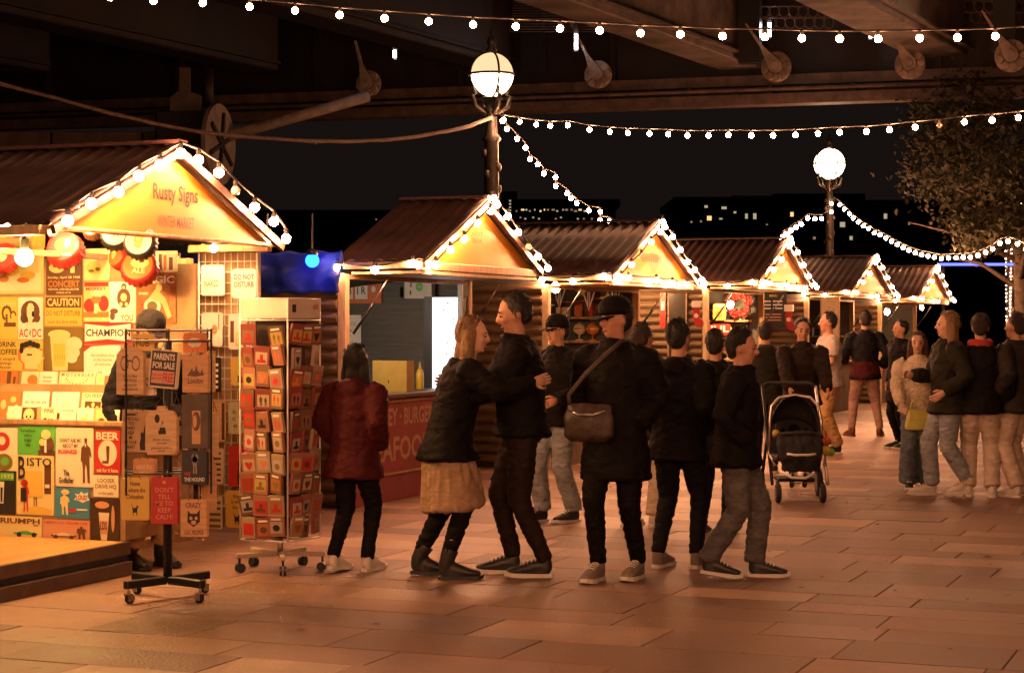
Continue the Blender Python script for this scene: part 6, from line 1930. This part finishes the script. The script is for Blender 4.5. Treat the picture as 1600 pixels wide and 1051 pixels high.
# boards, stockings
def stocking(label, px, py, t, flip=1):
    M, w, h = place_perp(px - 11, py - 20, px + 11, py + 22, t)
    o = thing('stocking', label, 'stocking', M, 'red christmas stockings on the hut posts')
    SO = [(-.28, .25), (-.26, -.2), (-.1, -.42), (.3, -.5), (.46, -.38), (.42, -.22), (.2, -.14), (.22, .25)]
    MB().prism([(x * w * flip, y * h) for x, y in (SO if flip > 0 else list(reversed(SO)))], -.025, .02).build('sock', mat('felt red', (.4, .03, .03), .8, var=.1), o, bevel=.006)
    MB().prism(rrect(-w * .34, w * .3, h * .25, h * .5, .01), -.035, .03).build('cuff', WHITE, o, bevel=.006)
    MB().prism(ell(-.02 * w, -.05 * h, w * .16, w * .16, 12), .021, .028).build('patch', CREAM, o)
    MB().tube([(0, h * .5, 0), (0, h * .56, 0)], .004, 5).build('loop', RED, o)
stocking('red christmas stocking on the pale post between the third and fourth huts', 1089, 490, row_t(1089, -.63) - .06, 1)
stocking('red christmas stocking beside the dark menu board of the fifth hut', 1233, 496, H4['t0'] - .1, 1)
M, w, h = place_perp(1188, 456, 1229, 512, H4['t0'] - .1)
sign('menu_board', 'dark menu board with white price lines on the fifth hut wall', 'sign', M, w, h, BLACKP, [('pic', WHITE, *[P_rect(.16, .4, .72 - .1 * k, .76 - .1 * k) for k in range(3)], *[P_rect(.48, .84, .72 - .1 * k, .76 - .1 * k) for k in range(3)]), ('pic', PINK, *[P_rect(.2, .8, .36 - .08 * k, .39 - .08 * k) for k in range(3)]), ('text', PYEL, 'MENU', .35, .65, .86, .93)], th=.02)
M, w, h = place_perp(1105, 506, 1141, 524, H3['t1'] - .45)
sign('hanging_sign', 'red sign with white letters under the hanging bulb of the fourth hut', 'sign', M, w, h, RED, [('text', WHITE, 'JUL', .08, .95, .12, .85, .03)], th=.02, corner=.1)
M, w, h = place_perp(1114, 474, 1134, 500, H3['t1'] - .4)
sign('honey_jar_sign', 'amber jar shaped sign left of the red wreath', 'sign', M, w, h, YEL, [('pic', ORG, ell(.5, .35, .32, .22)), ('pic', CREAM, P_rect(.2, .8, .78, .95))], th=.02, corner=.2)
# boarded panel and red strip on the side wall of the fourth hut
M, w, h = place_perp(1043, 458, 1073, 640, H3['t0'] - .09)
sign('dark_panel', 'tall dark panel leaning against the log wall of the fourth hut', 'panel', M, w, h, mat('dark glossy panel', (.05, .038, .03), .3, var=.15, scale=3), [('pic', PINE, P_rect(0, .06, 0, 1), P_rect(.94, 1, 0, 1))], th=.03)
M, w, h = place_perp(1031, 457, 1040, 512, H3['t0'] - .08)
sign('pennant', 'narrow red pennant on the log wall left of the dark panel', 'pennant', M, w, h, RED, [('pic', WHITE, P_rect(.2, .8, .5, .75))], th=.006)
M, w, h = place_perp(1282, 464, 1312, 560, H4['t0'] - .09)
sign('pale_board', 'pale plywood board on the log wall behind the grey tee shirt man', 'board', M, w, h, PALEW, [('pic', PINE, P_rect(0, .05, 0, 1), P_rect(.95, 1, 0, 1))], th=.02)

# ------------------------------------------------------------------ pushchair
pc = gnd(1243, 780)
pu = thing('pushchair', 'black pushchair with a hoop handle and bright toys, facing the viewer', 'pushchair', T(pc.x, pc.y, 0))
SEATM = mat('pushchair fabric', (.014, .013, .014), .75, var=.2, bump=.3, bscale=30)
CHROME = mat('pushchair chrome', (.55, .5, .46), .28, 1.0, var=.05)
hoop = [(-.235, -.02, .5), (-.235, 0, .72), (-.215, .03, .85), (-.14, .05, .93), (0, .055, .955), (.14, .05, .93), (.215, .03, .85), (.235, 0, .72), (.235, -.02, .5)]
MB().tube(hoop, .014, 8).build('hood_hoop', CHROME, pu, smooth=True)
for s in (-1, 1):
    MB().tube([(s * .25, .42, 1.02), (s * .25, .1, .62), (s * .25, -.28, .16)], .014, 8).build('side_tube', CHROME if s > 0 else DKMETAL, pu, smooth=True)
    MB().tube([(s * .25, .06, .58), (s * .26, .36, .15)], .014, 8).build('rear_leg', DKMETAL, pu, smooth=True)
    MB().tube([(s * .235, -.02, .5), (s * .25, -.08, .42), (s * .22, -.25, .33)], .012, 8).build('arm_rest', CHROME, pu, smooth=True)
MB().tube([(-.25, .42, 1.02), (-.2, .46, 1.05), (.2, .46, 1.05), (.25, .42, 1.02)], .017, 8).build('push_bar', RUBBER, pu, smooth=True)
# hood: quarter dome
vs, fs = [], []
nu, nv = 14, 8
for j in range(nv + 1):
    b = R(90 * j / nv)
    for i in range(nu + 1):
        a = math.pi * i / nu
        vs.append((-.235 * math.cos(a), .05 + .3 * math.sin(b) * math.sin(a) ** .7 * .9, .58 + .37 * math.sin(a) * (math.cos(b) * .25 + .75 * (1 - (j / nv) ** 3 * .5))))
for j in range(nv):
    for i in range(nu):
        a = j * (nu + 1) + i
        fs.append((a, a + 1, a + nu + 2, a + nu + 1))
hd_ = MB().add(vs, fs).build('hood', SEATM, pu, smooth=True)
hd_.modifiers.new('thick', 'SOLIDIFY').thickness = .01
MB().box(-.2, .2, .0, .03, .0, .5, T(0, .2, .38) @ RX(R(-18))).build('backrest', SEATM, pu, bevel=.01)
MB().box(-.2, .2, -.18, .22, .36, .41).build('seat', SEATM, pu, bevel=.012)
ap = MB()
ap.tube([(0, -.2, .62), (0, -.27, .52), (0, -.3, .4), (0, -.27, .28)], [(.19, .03), (.215, .05), (.2, .05), (.16, .03)], 16, hint=(1, 0, 0))
apo = obj('foot_muff', remeshed(ap, 'foot_muff', SEATM, .014, fold=.014, fscale=12), pu)
MB().tube([(-.13, -.345, .44), (-.06, -.36, .43), (.06, -.36, .43), (.13, -.345, .44)], .012, 6).build('white_trim', WHITE, apo, smooth=True)
MB().tube([(-.16, -.29, .27), (-.08, -.32, .225), (.04, -.32, .22), (.13, -.3, .26)], .014, 6).build('white_trim', WHITE, apo, smooth=True)
MB().tube([(-.22, -.12, .58), (-.12, -.26, .62), (.12, -.26, .62), (.22, -.12, .58)], .018, 8).build('bumper_bar', RUBBER, pu, smooth=True)
MB().box(-.17, .17, -.08, .25, .17, .2).build('basket', SEATM, pu, bevel=.01)
for s in (-1, 1):
    for (x, y, r_) in ((s * .2, -.3, .085), (s * .27, .36, .13)):
        w_ = MB().tube([(x - .022, y, r_), (x + .022, y, r_)], r_, 22).build('wheel', RUBBER, pu, bevel=.008)
        MB().tube([(x - .026, y, r_), (x + .026, y, r_)], r_ * .6, 16).build('hub', mat('grey plastic', (.15, .14, .13), .5, var=.05), w_)
    MB().tube([(s * .2, -.3, .085), (s * .2, -.27, .19)], .016, 8).build('wheel_fork', DKMETAL, pu, smooth=True)
for k, (x, y, z, c, r_) in enumerate(((.26, -.12, .54, (.6, .12, .06), .045), (.255, -.16, .455, (.6, .5, .06), .045), (.3, -.15, .44, (.2, .5, .06), .036), (-.2, -.16, .615, (.5, .4, .08), .035))):
    o = thing('soft_toy', ('small red soft toy hanging on the pushchair side', 'small yellow soft ball hanging on the pushchair side', 'small green soft ball hanging on the pushchair side', 'small mustard soft ball on the pushchair bumper bar')[k], 'toy', T(pc.x + x, pc.y + y, z))
    MB().ball((0, 0, 0), r_, 12, 8).build('ball', mat('toy %d' % k, c, .7, var=.2, scale=30), o, smooth=True)
    MB().tube([(0, 0, r_ * .9), (0, .01, r_ + .05)], .004, 5).build('loop', BLACKP, o)
# handbag of the woman in the cream jumper
hbp = gnd(1434, 764)
Mb = T(hbp.x - .04, hbp.y - .3, HC - (656 - HYP) * (hbp.y - .3) / FPX)
bag = thing('handbag', 'lime yellow leather handbag held by the woman in the cream jumper', 'handbag', Mb)
LIME = mat('lime leather', (.5, .47, .1), .45, var=.08, scale=14, bump=.15, bscale=60)
MB().prism([(-.13, -.095), (.13, -.095), (.145, -.07), (.115, .085), (.1, .1), (-.1, .1), (-.115, .085), (-.145, -.07)], -.045, .045, RX(R(90))).build('bag_body', LIME, bag, bevel=.012)
MB().box(-.116, .116, -.052, -.046, .0, .088).build('flap', LIME, bag, bevel=.003)
MB().tube([(-.09, 0, .09), (-.085, 0, .16), (-.03, 0, .2), (.03, 0, .2), (.085, 0, .16), (.09, 0, .09)], .009, 7).build('handle', LIME, bag, smooth=True)
# brown shoulder bag on the black coat
bgp = gnd(962, 905)
PM = T(bgp.x, bgp.y, 0) @ RZ(R(-24))
bo = V((-.06, -.30, 1.0))
bag2 = thing('shoulder_bag', 'soft brown leather bag slung across the front of the long black coat', 'bag', PM @ T(*bo))
BLEA = mat('brown bag leather', (.035, .017, .011), .5, var=.2, scale=10, bump=.2, bscale=50)
bb = MB()
bb.tube([(0, 0, -.12), (0, 0, -.09), (0, 0, .02), (0, .01, .09), (0, .02, .11)], [(.12, .03), (.16, .055), (.165, .055), (.15, .03), (.13, .012)], 18, hint=(1, 0, 0))
obj('bag_body', remeshed(bb, 'bag_body', BLEA, .013, fold=.01, fscale=12), bag2)
MB().tube([(-.12, -.035, .07), (-.05, -.062, .045), (.05, -.062, .045), (.12, -.035, .07)], .007, 6).build('zip', STEEL, bag2, smooth=True)
for pts in ([(-.14, .03, .08), (-.16, .06, .16), (-.06, .075, .28), (.06, .1, .4), (.15, .16, .49), (.17, .26, .51)],):
    MB().tube(pts, [(.016, .005)] * len(pts), 6, hint=(1, 0, 0)).build('strap', BLEA, bag2, smooth=True)

bpy.data.scenes.remove(WORKSHOP)
